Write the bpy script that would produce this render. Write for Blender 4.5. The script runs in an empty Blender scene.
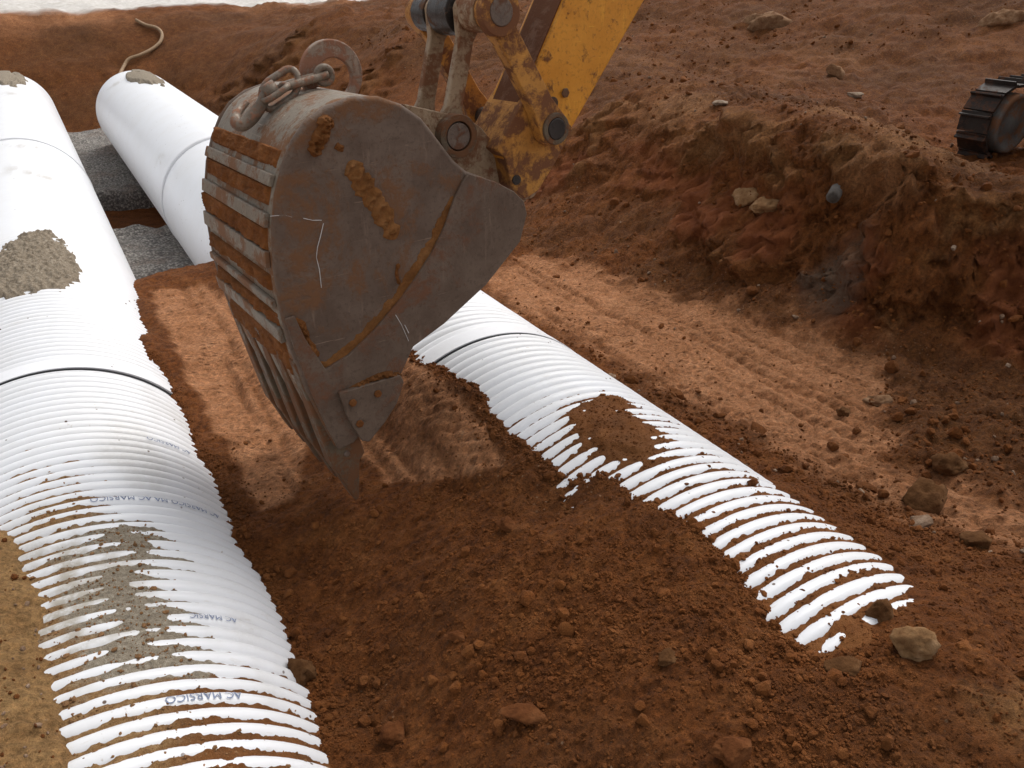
import bpy, math, random
import numpy as np
from mathutils import Vector, Matrix
random.seed(7); rng = np.random.default_rng(7)
scene = bpy.context.scene
COL = scene.collection

# ------------------------------------------------------------------ camera frame (metres; +y runs along the pipes, away)
R = 0.68
f, pitch, yaw = 802., .483, .524
H = R + 3.365*R
_cp, _sp = math.cos(pitch), math.sin(pitch)
FW = np.array([math.sin(yaw)*_cp, math.cos(yaw)*_cp, -_sp])
UP = np.array([math.sin(yaw)*_sp, math.cos(yaw)*_sp, _cp])
RT = np.array([math.cos(yaw), -math.sin(yaw), 0.])
CAM = np.array([0., 0., H])
def ray(px, py): return FW*f + RT*(px-512) + UP*(384-py)
def atz(px, py, z):
    r = ray(px, py); return CAM + r*((z-H)/r[2])
def aty(px, py, y):
    r = ray(px, py); return CAM + r*(y/r[1])
XL, XR = -.355*R, 2.407*R
ZL, ZR = H-3.445*R, H-3.285*R
def onpipe(px, py, side, step=None):
    xc, zz = (XL, ZL) if side == 'L' else (XR, ZR)
    for k in range(60):
        r = ray(px + (k*step if step else 0), py)
        a = r[0]**2+r[2]**2; dx, dz = -xc, H-zz
        b = r[0]*dx+r[2]*dz; c = dx*dx+dz*dz-R*R
        D = b*b-a*c
        if D >= 0: return CAM + r*((-b-D**.5)/a)
    return None

# ------------------------------------------------------------------ numpy noise
def _h(ix, iy, iz, s):
    n = (ix*374761393 + iy*668265263 + iz*2147483647 + s*974634777) & 0xffffffff
    n = ((n ^ (n >> 13))*1274126177) & 0xffffffff
    n = ((n ^ (n >> 16))*2246822519) & 0xffffffff
    return ((n ^ (n >> 15)) & 0xffffff)/float(0xffffff)
def vnoise(x, y, z=0., s=0):
    x, y, z = np.broadcast_arrays(np.asarray(x, float), np.asarray(y, float), np.asarray(z, float))
    xi, yi, zi = np.floor(x), np.floor(y), np.floor(z)
    fx, fy, fz = x-xi, y-yi, z-zi
    xi, yi, zi = xi.astype(np.int64), yi.astype(np.int64), zi.astype(np.int64)
    u, v, w = (q*q*q*(q*(q*6-15)+10) for q in (fx, fy, fz))
    def L(a, b, t): return a+(b-a)*t
    def pl(k):
        return L(L(_h(xi, yi, zi+k, s), _h(xi+1, yi, zi+k, s), u), L(_h(xi, yi+1, zi+k, s), _h(xi+1, yi+1, zi+k, s), u), v)
    a = pl(0)
    if not np.any(z): return a*2-1
    return L(a, pl(1), w)*2-1
def fbm(x, y, z=0., o=4, s=0, g=.5, lac=2.03):
    t = 0; a = 1.
    for i in range(o):
        t = t + a*vnoise(np.asarray(x)*lac**i+i*7.3, np.asarray(y)*lac**i-i*3.1, np.asarray(z)*lac**i, s+i); a *= g
    return t
def worley(x, y, s=0):
    xi, yi = np.floor(x).astype(np.int64), np.floor(y).astype(np.int64)
    d = np.full(np.shape(x), 9.)
    for i in (-1, 0, 1):
        for j in (-1, 0, 1):
            cx = xi+i+_h(xi+i, yi+j, 0*xi, s); cy = yi+j+_h(xi+i, yi+j, 0*xi+5, s)
            rr = .35+.65*_h(xi+i, yi+j, 0*xi+9, s)
            d = np.minimum(d, np.hypot(x-cx, y-cy)/rr)
    return d
def sst(a, b, x):
    t = np.clip((np.asarray(x, float)-a)/(b-a), 0, 1); return t*t*(3-2*t)
def polyd(x, y, P):
    """signed distance to polygon (negative inside)"""
    d = np.full(np.shape(x), 1e9); ins = np.zeros(np.shape(x), bool)
    n = len(P)
    for i in range(n):
        ax, ay = P[i][:2]; bx, by = P[(i+1) % n][:2]
        ex, ey = bx-ax, by-ay
        t = np.clip(((x-ax)*ex+(y-ay)*ey)/(ex*ex+ey*ey+1e-9), 0, 1)
        d = np.minimum(d, np.hypot(x-ax-t*ex, y-ay-t*ey))
        c = ((ay > y) != (by > y)) & (x < (bx-ax)*(y-ay)/(by-ay+1e-12)+ax)
        ins ^= c
    return np.where(ins, -d, d)

# ------------------------------------------------------------------ mesh helpers
def link(o, parent=None):
    COL.objects.link(o)
    if parent is not None: o.parent = parent
    return o
def tag(o, label=None, cat=None, group=None, kind=None):
    if label: o['label'] = label
    if cat: o['category'] = cat
    if group: o['group'] = group
    if kind: o['kind'] = kind
    return o
def empty(name, loc=(0, 0, 0)):
    o = bpy.data.objects.new(name, None); o.empty_display_size = .2; o.location = loc; return link(o)
def npmesh(name, V, Fq, mat, parent=None, smooth=True, attrs=None, off=None):
    V = np.asarray(V, np.float32).reshape(-1, 3); Fq = np.asarray(Fq, np.int32)
    if off is not None: V = V-np.asarray(off, np.float32)
    me = bpy.data.meshes.new(name); k = Fq.shape[1]
    me.vertices.add(len(V)); me.vertices.foreach_set('co', V.ravel())
    me.loops.add(Fq.size); me.loops.foreach_set('vertex_index', Fq.ravel())
    me.polygons.add(len(Fq)); me.polygons.foreach_set('loop_start', np.arange(0, Fq.size, k, dtype=np.int32))
    me.polygons.foreach_set('loop_total', np.full(len(Fq), k, np.int32))
    me.polygons.foreach_set('use_smooth', np.full(len(Fq), smooth))
    me.update(calc_edges=True)
    for n, a in (attrs or {}).items():
        at = me.attributes.new(n, 'FLOAT', 'POINT'); at.data.foreach_set('value', np.asarray(a, np.float32).ravel())
    me.materials.append(mat)
    o = bpy.data.objects.new(name, me); link(o, parent)
    if off is not None: o.location = off
    return o
def gridfaces(nu, nv, wrap=False):
    i = np.arange(nu-1)[:, None]; j = np.arange(nv if wrap else nv-1)[None, :]
    jn = (j+1) % nv
    a = i*nv+j; b = i*nv+jn; c = (i+1)*nv+jn; d = (i+1)*nv+j
    return np.stack([a, b, c, d], -1).reshape(-1, 4)
def pymesh(name, V, F, mat, parent=None, smooth=False, bevel=0, seg=2):
    me = bpy.data.meshes.new(name); me.from_pydata([tuple(map(float, v)) for v in V], [], F); me.validate(); me.update()
    me.materials.append(mat)
    import bmesh
    bm = bmesh.new(); bm.from_mesh(me); bmesh.ops.recalc_face_normals(bm, faces=bm.faces); bm.to_mesh(me); bm.free()
    if smooth:
        for p in me.polygons: p.use_smooth = True
    o = bpy.data.objects.new(name, me); link(o, parent)
    if bevel:
        m = o.modifiers.new('bevel', 'BEVEL'); m.width = bevel; m.segments = seg; m.limit_method = 'ANGLE'; m.angle_limit = .5
        for p in me.polygons: p.use_smooth = True
        m2 = o.modifiers.new('wn', 'WEIGHTED_NORMAL')
    return o
class MB:
    def __init__(s): s.V = []; s.F = []
    def add(s, V, F):
        b = len(s.V); s.V += [tuple(map(float, v)) for v in V]; s.F += [tuple(i+b for i in q) for q in F]
    def tube(s, pts, r, n=12, caps=True, flat=1.):
        pts = [np.array(p, float) for p in pts]; rs = r if isinstance(r, (list, tuple)) else [r]*len(pts)
        V = []; prev = None
        for i, p in enumerate(pts):
            t = pts[min(i+1, len(pts)-1)]-pts[max(i-1, 0)]; t /= np.linalg.norm(t)+1e-9
            if prev is None:
                a = np.array([0, 0, 1.]) if abs(t[2]) < .9 else np.array([1., 0, 0])
                u = np.cross(t, a)
            else: u = prev-t*(prev@t)
            u /= np.linalg.norm(u); prev = u; v = np.cross(t, u)
            V += [p+rs[i]*(math.cos(2*math.pi*k/n)*u+math.sin(2*math.pi*k/n)*v*flat) for k in range(n)]
        F = [(i*n+k, i*n+(k+1) % n, (i+1)*n+(k+1) % n, (i+1)*n+k) for i in range(len(pts)-1) for k in range(n)]
        if caps: F += [tuple(range(n)), tuple(range((len(pts)-1)*n, len(pts)*n))]
        s.add(V, F)
    def build(s, name, mat, parent=None, **k): return pymesh(name, s.V, s.F, mat, parent, **k)
def crom(P, n=8):
    P = [np.array(p, float) for p in P]; Q = [2*P[0]-P[1]]+P+[2*P[-1]-P[-2]]; out = []
    for i in range(1, len(Q)-2):
        for k in range(n):
            t = k/n; a, b, c, d = Q[i-1:i+3]
            out.append(.5*((2*b)+(c-a)*t+(2*a-5*b+4*c-d)*t*t+(3*b-a-3*c+d)*t**3))
    out.append(P[-1]); return out

# ------------------------------------------------------------------ materials
def newmat(name):
    m = bpy.data.materials.new(name); m.use_nodes = True; nt = m.node_tree
    return m, nt, nt.nodes['Principled BSDF']
class N:
    def __init__(s, nt): s.nt = nt
    def n(s, t, **k):
        q = s.nt.nodes.new(t)
        for a, b in k.items(): setattr(q, a, b)
        return q
    def l(s, a, b): s.nt.links.new(a, b)
    def noise(s, vec, scale, detail=4, rough=.55, dist=0):
        q = s.n('ShaderNodeTexNoise'); q.inputs['Scale'].default_value = scale; q.inputs['Detail'].default_value = detail
        q.inputs['Roughness'].default_value = rough; q.inputs['Distortion'].default_value = dist
        if vec: s.l(vec, q.inputs['Vector'])
        return q.outputs['Fac']
    def ramp(s, fac, stops):
        q = s.n('ShaderNodeValToRGB'); e = q.color_ramp.elements
        while len(e) < len(stops): e.new(.5)
        for i, (p, c) in enumerate(stops):
            e[i].position = p; e[i].color = tuple(c)+(1,) if len(c) == 3 else c
        s.l(fac, q.inputs[0]); return q.outputs[0]
    def mr(s, fac, a, b, c=0., d=1.):
        q = s.n('ShaderNodeMapRange'); q.interpolation_type = 'SMOOTHSTEP'
        for i, v in zip((1, 2, 3, 4), (a, b, c, d)): q.inputs[i].default_value = v
        s.l(fac, q.inputs[0]); return q.outputs[0]
    def mix(s, fac, a, b, mode='MIX'):
        q = s.n('ShaderNodeMix', data_type='RGBA', blend_type=mode)
        for sock, v in ((q.inputs[0], fac), (q.inputs[6], a), (q.inputs[7], b)):
            if isinstance(v, (int, float)): sock.default_value = v
            elif isinstance(v, (tuple, list)): sock.default_value = tuple(v)+(1,)
            else: s.l(v, sock)
        return q.outputs[2]
    def math(s, op, a, b=0.):
        q = s.n('ShaderNodeMath', operation=op)
        for i, v in enumerate((a, b)):
            if isinstance(v, (int, float)): q.inputs[i].default_value = v
            else: s.l(v, q.inputs[i])
        return q.outputs[0]
    def attr(s, name): return s.n('ShaderNodeAttribute', attribute_name=name).outputs['Fac']
    def obj(s): return s.n('ShaderNodeTexCoord').outputs['Object']
    def bump(s, h, strength, dist, bsdf, prev=None):
        q = s.n('ShaderNodeBump'); q.inputs['Strength'].default_value = strength; q.inputs['Distance'].default_value = dist
        s.l(h, q.inputs['Height'])
        if prev: s.l(prev, q.inputs['Normal'])
        if bsdf: s.l(q.outputs[0], bsdf.inputs['Normal'])
        return q.outputs[0]
    def mapped(s, vec, sc):
        q = s.n('ShaderNodeMapping'); q.inputs['Scale'].default_value = sc; s.l(vec, q.inputs[0]); return q.outputs[0]

RED = (.158, .052, .0115); RED_D = (.085, .027, .0062); RED_L = (.225, .085, .024)
TAN = (.44, .205, .095); OCH = (.35, .205, .085); GREYDUST = (.27, .225, .165)
def soil_core(g, v, use):
    n1 = g.noise(v, 1.3, 5, .6); n2 = g.noise(v, 9, 6, .65); n3 = g.noise(v, 60, 5, .7); n4 = g.noise(v, 260, 3, .7)
    c = g.ramp(n2, [(.25, RED_D), (.5, RED), (.75, RED_L)])
    c = g.mix(g.mr(n1, .44, .62, 0, .5), c, (.115, .042, .011))
    return c, n1, n2, n3, n4
def mat_soil():
    m, nt, b = newmat('soil'); g = N(nt); v = g.obj()
    c, n1, n2, n3, n4 = soil_core(g, v, 0)
    tanc = g.ramp(n2, [(.2, (.31, .133, .055)), (.5, TAN), (.8, (.56, .29, .15))])
    c = g.mix(g.attr('tan'), c, tanc)
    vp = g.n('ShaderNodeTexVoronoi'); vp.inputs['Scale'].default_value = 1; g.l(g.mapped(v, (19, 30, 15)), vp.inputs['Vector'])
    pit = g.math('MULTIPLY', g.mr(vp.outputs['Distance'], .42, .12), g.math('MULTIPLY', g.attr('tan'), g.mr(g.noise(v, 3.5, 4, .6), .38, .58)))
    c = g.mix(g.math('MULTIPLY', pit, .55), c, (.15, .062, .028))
    och = g.ramp(n2, [(.2, (.18, .09, .030)), (.5, OCH), (.8, (.42, .26, .11))])
    c = g.mix(g.attr('ochre'), c, och)
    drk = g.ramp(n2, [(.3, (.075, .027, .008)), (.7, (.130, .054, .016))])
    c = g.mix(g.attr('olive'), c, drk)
    # pale flecks / little stones
    vo = g.n('ShaderNodeTexVoronoi'); vo.inputs['Scale'].default_value = 34; g.l(v, vo.inputs['Vector'])
    fl = g.math('MULTIPLY', g.mr(vo.outputs['Distance'], .17, .10), g.mr(n1, .52, .6))
    c = g.mix(g.math('MULTIPLY', fl, .5), c, (.38, .26, .16))
    c = g.mix(g.mr(n3, .35, .7, 0, .55), c, g.mix(1., c, (1.5, 1.4, 1.35), 'MULTIPLY'))
    c = g.mix(g.mr(n4, .55, .35, 0, .5), c, g.mix(1., c, (.45, .42, .4), 'MULTIPLY'))
    n5 = g.noise(v, 46, 8, .78)
    c = g.mix(1., c, g.ramp(n5, [(.34, (.50, .48, .46)), (.5, (1, 1, 1)), (.66, (1.5, 1.46, 1.42))]), 'MULTIPLY')
    c = g.mix(g.attr('rust'), c, g.ramp(n2, [(.3, (.15, .040, .013)), (.7, (.27, .082, .026))]))
    c = g.mix(g.math('MULTIPLY', g.attr('clay'), g.mr(n3, .3, .6, .5, 1.)), c, (.15, .11, .078))
    c = g.mix(g.attr('pale'), c, g.ramp(n2, [(.2, (.55, .5, .44)), (.8, (.85, .82, .78))]))
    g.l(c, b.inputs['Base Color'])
    b.inputs['Roughness'].default_value = .95; b.inputs['Specular IOR Level'].default_value = .2
    h = g.math('ADD', g.math('MULTIPLY', n3, .7), g.math('MULTIPLY', n4, .35))
    h = g.math('ADD', h, g.math('MULTIPLY', n2, .5)); h = g.math('ADD', h, g.math('MULTIPLY', n5, 1.0))
    h = g.math('SUBTRACT', h, g.math('MULTIPLY', pit, .9))
    g.bump(h, 1., .02, b)
    return m
def mat_clod(name, k=1.0, tint=(1, 1, 1)):
    m, nt, b = newmat(name); g = N(nt); v = g.obj()
    c, n1, n2, n3, n4 = soil_core(g, v, 0)
    c = g.mix(1., c, tuple(t*k for t in tint), 'MULTIPLY')
    c = g.mix(g.mr(n3, .4, .7, 0, .5), c, g.mix(1., c, (1.6, 1.5, 1.4), 'MULTIPLY'))
    g.l(c, b.inputs['Base Color']); b.inputs['Roughness'].default_value = .95; b.inputs['Specular IOR Level'].default_value = .2
    g.bump(g.math('ADD', n3, g.math('MULTIPLY', n4, .5)), .8, .012, b)
    return m
def mat_rock(name, a, b_, c_):
    m, nt, b = newmat(name); g = N(nt); v = g.obj()
    n = g.noise(v, 14, 6, .65); n2 = g.noise(v, 90, 4, .7)
    c = g.ramp(n, [(.3, a), (.5, b_), (.72, c_)])
    c = g.mix(g.mr(n2, .5, .3, 0, .5), c, g.mix(1., c, (.4, .36, .32), 'MULTIPLY'))
    g.l(c, b.inputs['Base Color']); b.inputs['Roughness'].default_value = 1.; b.inputs['Specular IOR Level'].default_value = .1
    g.bump(g.math('ADD', n, g.math('MULTIPLY', n2, .4)), .7, .01, b); return m
def mat_gravel():
    m, nt, b = newmat('gravel'); g = N(nt); v = g.obj()
    vo = g.n('ShaderNodeTexVoronoi'); vo.inputs['Scale'].default_value = 42; g.l(v, vo.inputs['Vector'])
    bw = g.n('ShaderNodeSeparateColor'); g.l(vo.outputs['Color'], bw.inputs[0])
    c = g.ramp(bw.outputs[0], [(0, (.11, .10, .09)), (.5, (.21, .192, .17)), (1, (.36, .33, .29))])
    c = g.mix(g.mr(g.noise(v, 2.5, 4), .45, .7, 0, .5), c, (.17, .10, .065))
    c = g.mix(g.mr(vo.outputs['Distance'], .35, .75, 0, .8), c, (.06, .05, .045))
    g.l(c, b.inputs['Base Color']); b.inputs['Roughness'].default_value = .9
    g.bump(g.math('SUBTRACT', 1., vo.outputs['Distance']), .8, .012, b); return m
def mat_dirt_shell():
    m, nt, b = newmat('pipe_dirt'); g = N(nt); v = g.obj()
    c, n1, n2, n3, n4 = soil_core(g, v, 0)
    gc = g.ramp(n3, [(.3, (.17, .145, .115)), (.5, GREYDUST), (.75, (.42, .38, .31))])
    oc = g.ramp(n3, [(.3, (.17, .09, .035)), (.5, (.27, .16, .07)), (.75, (.40, .27, .14))])
    c = g.mix(g.attr('ochre'), c, oc)
    c = g.mix(g.attr('grey'), c, gc)
    c = g.mix(g.mr(n4, .55, .35, 0, .6), c, g.mix(1., c, (.5, .46, .43), 'MULTIPLY'))
    g.l(c, b.inputs['Base Color']); b.inputs['Roughness'].default_value = .95; b.inputs['Specular IOR Level'].default_value = .2
    g.bump(g.math('ADD', n3, g.math('MULTIPLY', n4, .6)), .8, .008, b); return m
def mat_pipe():
    m, nt, b = newmat('white_plastic'); g = N(nt); v = g.obj()
    n = g.noise(v, 3, 6, .65); n2 = g.noise(g.mapped(v, (14, 60, 14)), 1, 5, .65); n3 = g.noise(v, 45, 4, .7)
    c = g.mix(g.mr(n, .35, .75, 0, .35), (.75, .755, .775), (.67, .655, .63))
    c = g.mix(g.mr(n2, .60, .78, 0, .35), c, (.50, .44, .36))
    c = g.mix(g.mr(g.math('MULTIPLY', n3, g.mr(n, .35, .65)), .60, .72, 0, .6), c, (.36, .27, .19))
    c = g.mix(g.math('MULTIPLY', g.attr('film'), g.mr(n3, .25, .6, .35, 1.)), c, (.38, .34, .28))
    vo = g.n('ShaderNodeTexVoronoi'); vo.inputs['Scale'].default_value = 16; g.l(v, vo.inputs['Vector'])
    fl = g.math('MULTIPLY', g.mr(vo.outputs['Distance'], .10, .06), g.mr(g.noise(v, 2.1, 2), .5, .56))
    c = g.mix(fl, c, (.10, .06, .04))
    g.l(c, b.inputs['Base Color']); b.inputs['Roughness'].default_value = .38
    g.bump(g.noise(v, 22, 3), .12, .01, b); return m
def mat_steel(name, a, b_, dirt, dirt_lo=.52, rough=.5, metal=.25, dsc=5.):
    m, nt, b = newmat(name); g = N(nt); v = g.obj()
    n = g.noise(v, 6, 6, .65, .4); n2 = g.noise(g.mapped(v, (30, 30, 4)), 1, 5, .7); n3 = g.noise(v, 70, 4, .75); nd = g.noise(v, dsc, 8, .72, .3)
    c = g.mix(g.mr(n, .3, .7), a, b_)
    c = g.mix(g.mr(n2, .55, .75, 0, .35), c, tuple(min(1, x*1.9) for x in b_))
    c = g.mix(g.mr(n3, .5, .7, 0, .5), c, tuple(x*.5 for x in a))
    wv = g.noise(g.mapped(v, (3, 3, 90)), 1.3, 3, .5, 1.5)
    c = g.mix(g.mr(wv, .69, .73, 0, .4), c, tuple(min(1, x*2.4) for x in b_))
    dm = g.mr(g.math('ADD', nd, g.math('MULTIPLY', n3, .18)), dirt_lo, dirt_lo+.14)
    c = g.mix(dm, c, dirt)
    g.l(c, b.inputs['Base Color']); b.inputs['Specular IOR Level'].default_value = .28
    r = g.mix(dm, (rough,)*3, (.95,)*3); bw = g.n('ShaderNodeRGBToBW'); g.l(r, bw.inputs[0]); g.l(bw.outputs[0], b.inputs['Roughness'])
    mm = g.math('MULTIPLY', g.math('SUBTRACT', 1., dm), metal); g.l(mm, b.inputs['Metallic'])
    h = g.math('ADD', g.math('MULTIPLY', n3, .5), g.math('MULTIPLY', dm, .8))
    g.bump(h, .5, .006, b); return m
def mat_flat(name, col, rough=.6, metal=0.):
    m, nt, b = newmat(name); g = N(nt); v = g.obj()
    n = g.noise(v, 30, 5, .65)
    c = g.mix(g.mr(n, .3, .7), tuple(x*.75 for x in col), tuple(min(1, x*1.2) for x in col))
    g.l(c, b.inputs['Base Color']); b.inputs['Roughness'].default_value = rough; b.inputs['Metallic'].default_value = metal
    g.bump(n, .3, .004, b); return m

M_SOIL = mat_soil(); M_CLOD = mat_clod('clod_soil', .92); M_MUD = mat_clod('orange_mud', 1.05, (1.15, 1.25, 1.5)); M_SMUD = mat_clod('side_mud', .95, (1.1, 1.25, 1.5)); M_CLAY = mat_clod('clay_smear', 1.15, (1.1, 1.4, 1.9)); M_GRAVEL = mat_gravel()
M_SHELL = mat_dirt_shell(); M_PIPE = mat_pipe()
ORANGE = (.30, .105, .038)
M_BUCKET = mat_steel('bucket_side_steel', (.105, .068, .048), (.160, .112, .083), (.17, .082, .040), .57, .6, .0, 3.2)
M_OVER = mat_steel('bucket_edge_steel', (.102, .066, .046), (.155, .108, .078), (.155, .072, .040), .57, .6, .0, 4)
M_WEAR = mat_steel('worn_steel', (.20, .165, .125), (.28, .235, .185), (.20, .10, .052), .53, .6, .0, 6)
M_TOOTH = mat_steel('tooth_steel', (.095, .065, .042), (.15, .115, .075), (.15, .066, .030), .50, .55, .08, 9)
M_YEL = mat_steel('worn_yellow_paint', (.58, .23, .022), (.68, .29, .034), (.17, .070, .026), .635, .5, 0., 14)
M_YELD = mat_steel('dirty_yellow_paint', (.40, .17, .035), (.52, .24, .05), (.17, .070, .032), .52, .6, 0., 11)
M_FRONT = mat_steel('mud_stained_paint', (.15, .065, .030), (.20, .09, .042), (.13, .05, .022), .5, .7, 0., 8)
M_LINK = mat_steel('pale_link_steel', (.27, .18, .105), (.38, .275, .175), (.19, .085, .042), .54, .5, .05, 9)
M_GREASE = mat_steel('greasy_steel', (.030, .025, .022), (.06, .05, .045), (.12, .06, .033), .58, .4, .3, 12)
M_PIN = mat_steel('pin_steel', (.13, .095, .075), (.22, .165, .13), (.15, .07, .04), .56, .45, .4, 20)
M_CHAIN = mat_steel('chain_steel', (.15, .115, .085), (.25, .20, .155), (.26, .13, .08), .56, .5, .3, 30)
M_RING = mat_steel('lifting_eye_steel', (.22, .155, .115), (.32, .24, .18), (.27, .13, .08), .5, .6, .1, 20)
M_TRACK = mat_steel('track_steel', (.020, .014, .011), (.036, .027, .022), (.09, .04, .022), .58, .6, .2, 10)
M_IDLER = mat_steel('idler_steel', (.10, .095, .088), (.15, .135, .12), (.17, .08, .04), .52, .6, .2, 9)
M_SCR = mat_flat('scratch_bare_metal', (.55, .52, .5), .5)
M_INK = mat_flat('print_ink', (.22, .26, .37), .8)
M_HOSE = mat_flat('tan_hose_rubber', (.30, .19, .10), .7)
M_DRAIN = mat_flat('grey_drain_plastic', (.13, .115, .10), .8)
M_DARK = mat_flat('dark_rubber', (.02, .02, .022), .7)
M_GLASS = mat_flat('cab_glass', (.03, .04, .045), .1)

# ------------------------------------------------------------------ terrain control points
ctrl = []
def cz(px, py, z): p = atz(px, py, z); ctrl.append((p[0], p[1], z))
def cw(x, y, z): ctrl.append((x, y, z))
# soil against the left pipe (its right flank)
for p in [(147, 353), (170, 393), (200, 456), (223, 503), (237, 542), (267, 585), (293, 645), (313, 699), (325, 752)]:
    q = onpipe(*p, 'L', -1); cw(q[0]+.01, q[1], q[2])
for p in [(146, 340), (143, 322), (139, 303), (136, 290)]:
    q = onpipe(*p, 'L', -1); cw(q[0]+.01, q[1], q[2]+.015)
# soil against the left pipe (its left side, up to the crown)
for p in [(0, 530), (20, 545), (45, 600), (50, 660), (62, 700), (75, 767)]:
    q = onpipe(*p, 'L', 1); cw(q[0]-.01, q[1], q[2]+.003)
cw(-.27, 1.2, 1.31); cw(-.27, .6, 1.31)
for x, y, z in [(-.6, 2.6, 1.335), (-.6, 2, 1.34), (-.6, 1.4, 1.35), (-1.2, 2, 1.42), (-2.5, 2, 1.5), (-1.2, .5, 1.42), (-.62, 3.2, 1.15), (-.95, 3.4, 1.15), (-.9, 4.2, 1.0), (-.9, 6, .9),
                (-.95, 9, .5), (-1.0, 14, .2), (-1.2, 17, 0), (-3, 5, 1.4), (-3, 10, 1.3), (-3.2, 16, 1.4), (-6, 8, 1.9), (-8, 1, 1.8), (-6, -3, 1.6), (-2, -3, 1.45), (2, -3, 1.5), (6, -3, 1.7)]: cw(x, y, z)
for y in (1, 1.5, 2, 2.5, 3, 4, 5, 6): cw(-.08, y, 1.0); cw(.05, y, .92)
cw(.3, .8, 1.04); cw(.3, .2, 1.1); cw(0, .2, 1.05); cw(-.05, -.6, 1.1)
# fill between the pipes
for p in [(178, 345, .99), (200, 410, .99), (225, 470, .98), (250, 515, .98), (205, 300, .95), (215, 380, .98), (250, 450, .99), (280, 500, 1.01),
          (300, 300, .98), (350, 400, 1.06), (150, 300, .94), (300, 500, 1.03), (330, 520, 1.07), (380, 500, 1.12), (360, 480, 1.09), (290, 565, .97), (322, 625, .95), (352, 700, .96), (385, 762, 1.0),
          (420, 520, 1.15), (480, 560, 1.24), (560, 520, 1.29), (450, 640, 1.17), (560, 620, 1.29), (650, 580, 1.36), (700, 640, 1.39), (600, 700, 1.31), (700, 740, 1.37), (500, 740, 1.16), (430, 760, 1.06), (400, 620, 1.08), (380, 560, 1.08)]: cz(*p)
for p in [(430, 385), (480, 465), (400, 400), (440, 440), (380, 440), (420, 372), (505, 478), (400, 480), (470, 492), (372, 440), (450, 410), (480, 430)]:
    q = onpipe(*p, 'R'); cz(p[0], p[1], max(q[2]+.03, 1.10))
cw(.6, 6.3, .91); cw(1.0, 6.3, .92); cw(.7, 5.8, .93); cw(1.2, 5, 1.05); cw(1.22, 4, 1.15)
for y in (7.05,):
    for x in (.3, .7, 1.1, 1.5, 2.2): cw(x, y, .30)
for y in (7.5, 9, 11, 13, 15, 16.8):
    for x in (-.2, .7, 1.4, 2.2): cw(x, y, -.12)
# soil against the right pipe
for p in [(408, 348), (437, 364), (457, 378), (483, 389), (488, 414), (507, 433), (540, 453), (557, 476), (593, 474), (617, 476), (655, 501), (705, 529), (720, 537), (735, 567), (767, 602), (786, 636), (796, 651), (814, 657)]:
    q = onpipe(*p, 'R', 1); cw(q[0]-.01, q[1], q[2]-.005)
cw(1.2, 4.2, 1.18); cw(1.1, 5.2, 1.0)
for p in [(770, 485), (814, 515), (831, 527), (871, 554), (883, 562)]:
    q = onpipe(*p, 'R', -1); cw(q[0]+.02, q[1], q[2]-.02)
q = onpipe(927, 604, 'R', -1); cw(q[0], q[1], q[2]+.01)
cw(1.66, 2.6, 1.1); cw(1.66, 3.2, 1.1); cw(1.66, 4, 1.0); cw(1.68, 2.1, 1.18); cw(1.7, 1.7, 1.22); cw(1.68, 1.35, 1.25); cw(1.66, 1.1, 1.28); cw(1.64, 5, .9); cw(1.64, 6, .9)
cw(1.29, 1.8, 1.345); cw(1.2, 1.78, 1.335); cw(1.14, 1.5, 1.35); cw(1.22, 1.95, 1.30); cw(1.26, 1.55, 1.36); cw(1.29, 1.3, 1.385); cw(1.65, .86, 1.43); cw(1.45, .8, 1.42); cw(1.85, .78, 1.44); cw(1.65, .5, 1.46); cw(1.65, 0, 1.5); cw(2.6, .2, 1.5)
# right of the right pipe
cw(2.25, 2.2, 1.08); cw(2.2, 1.85, 1.15); cw(2.3, 3, .97); cw(2.35, 4, .93); cw(2.35, 5.5, .88); cw(2.35, 6.3, .85); cw(3.0, 6.2, .87)
for p in [(850, 520, 1.2), (950, 560, 1.25), (1010, 650, 1.36), (900, 650, 1.43), (850, 700, 1.42), (950, 740, 1.43), (780, 700, 1.40), (1010, 500, 1.13), (900, 430, 1.02), (1000, 430, 1.05), (800, 400, .97),
          (750, 420, .98), (820, 470, 1.06), (700, 350, .95), (850, 380, .97), (600, 290, .92), (650, 330, .93), (550, 260, .9),
          (530, 240, .9), (600, 265, .92), (700, 298, .95), (780, 325, .98), (850, 345, 1.0), (940, 362, 1.02), (1020, 375, 1.04)]: cz(*p)
cw(4.0, 1.2, 1.1); cw(4.2, 0, 1.3); cw(5.4, 1.2, 1.62); cw(5.6, 0, 1.65)
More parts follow.
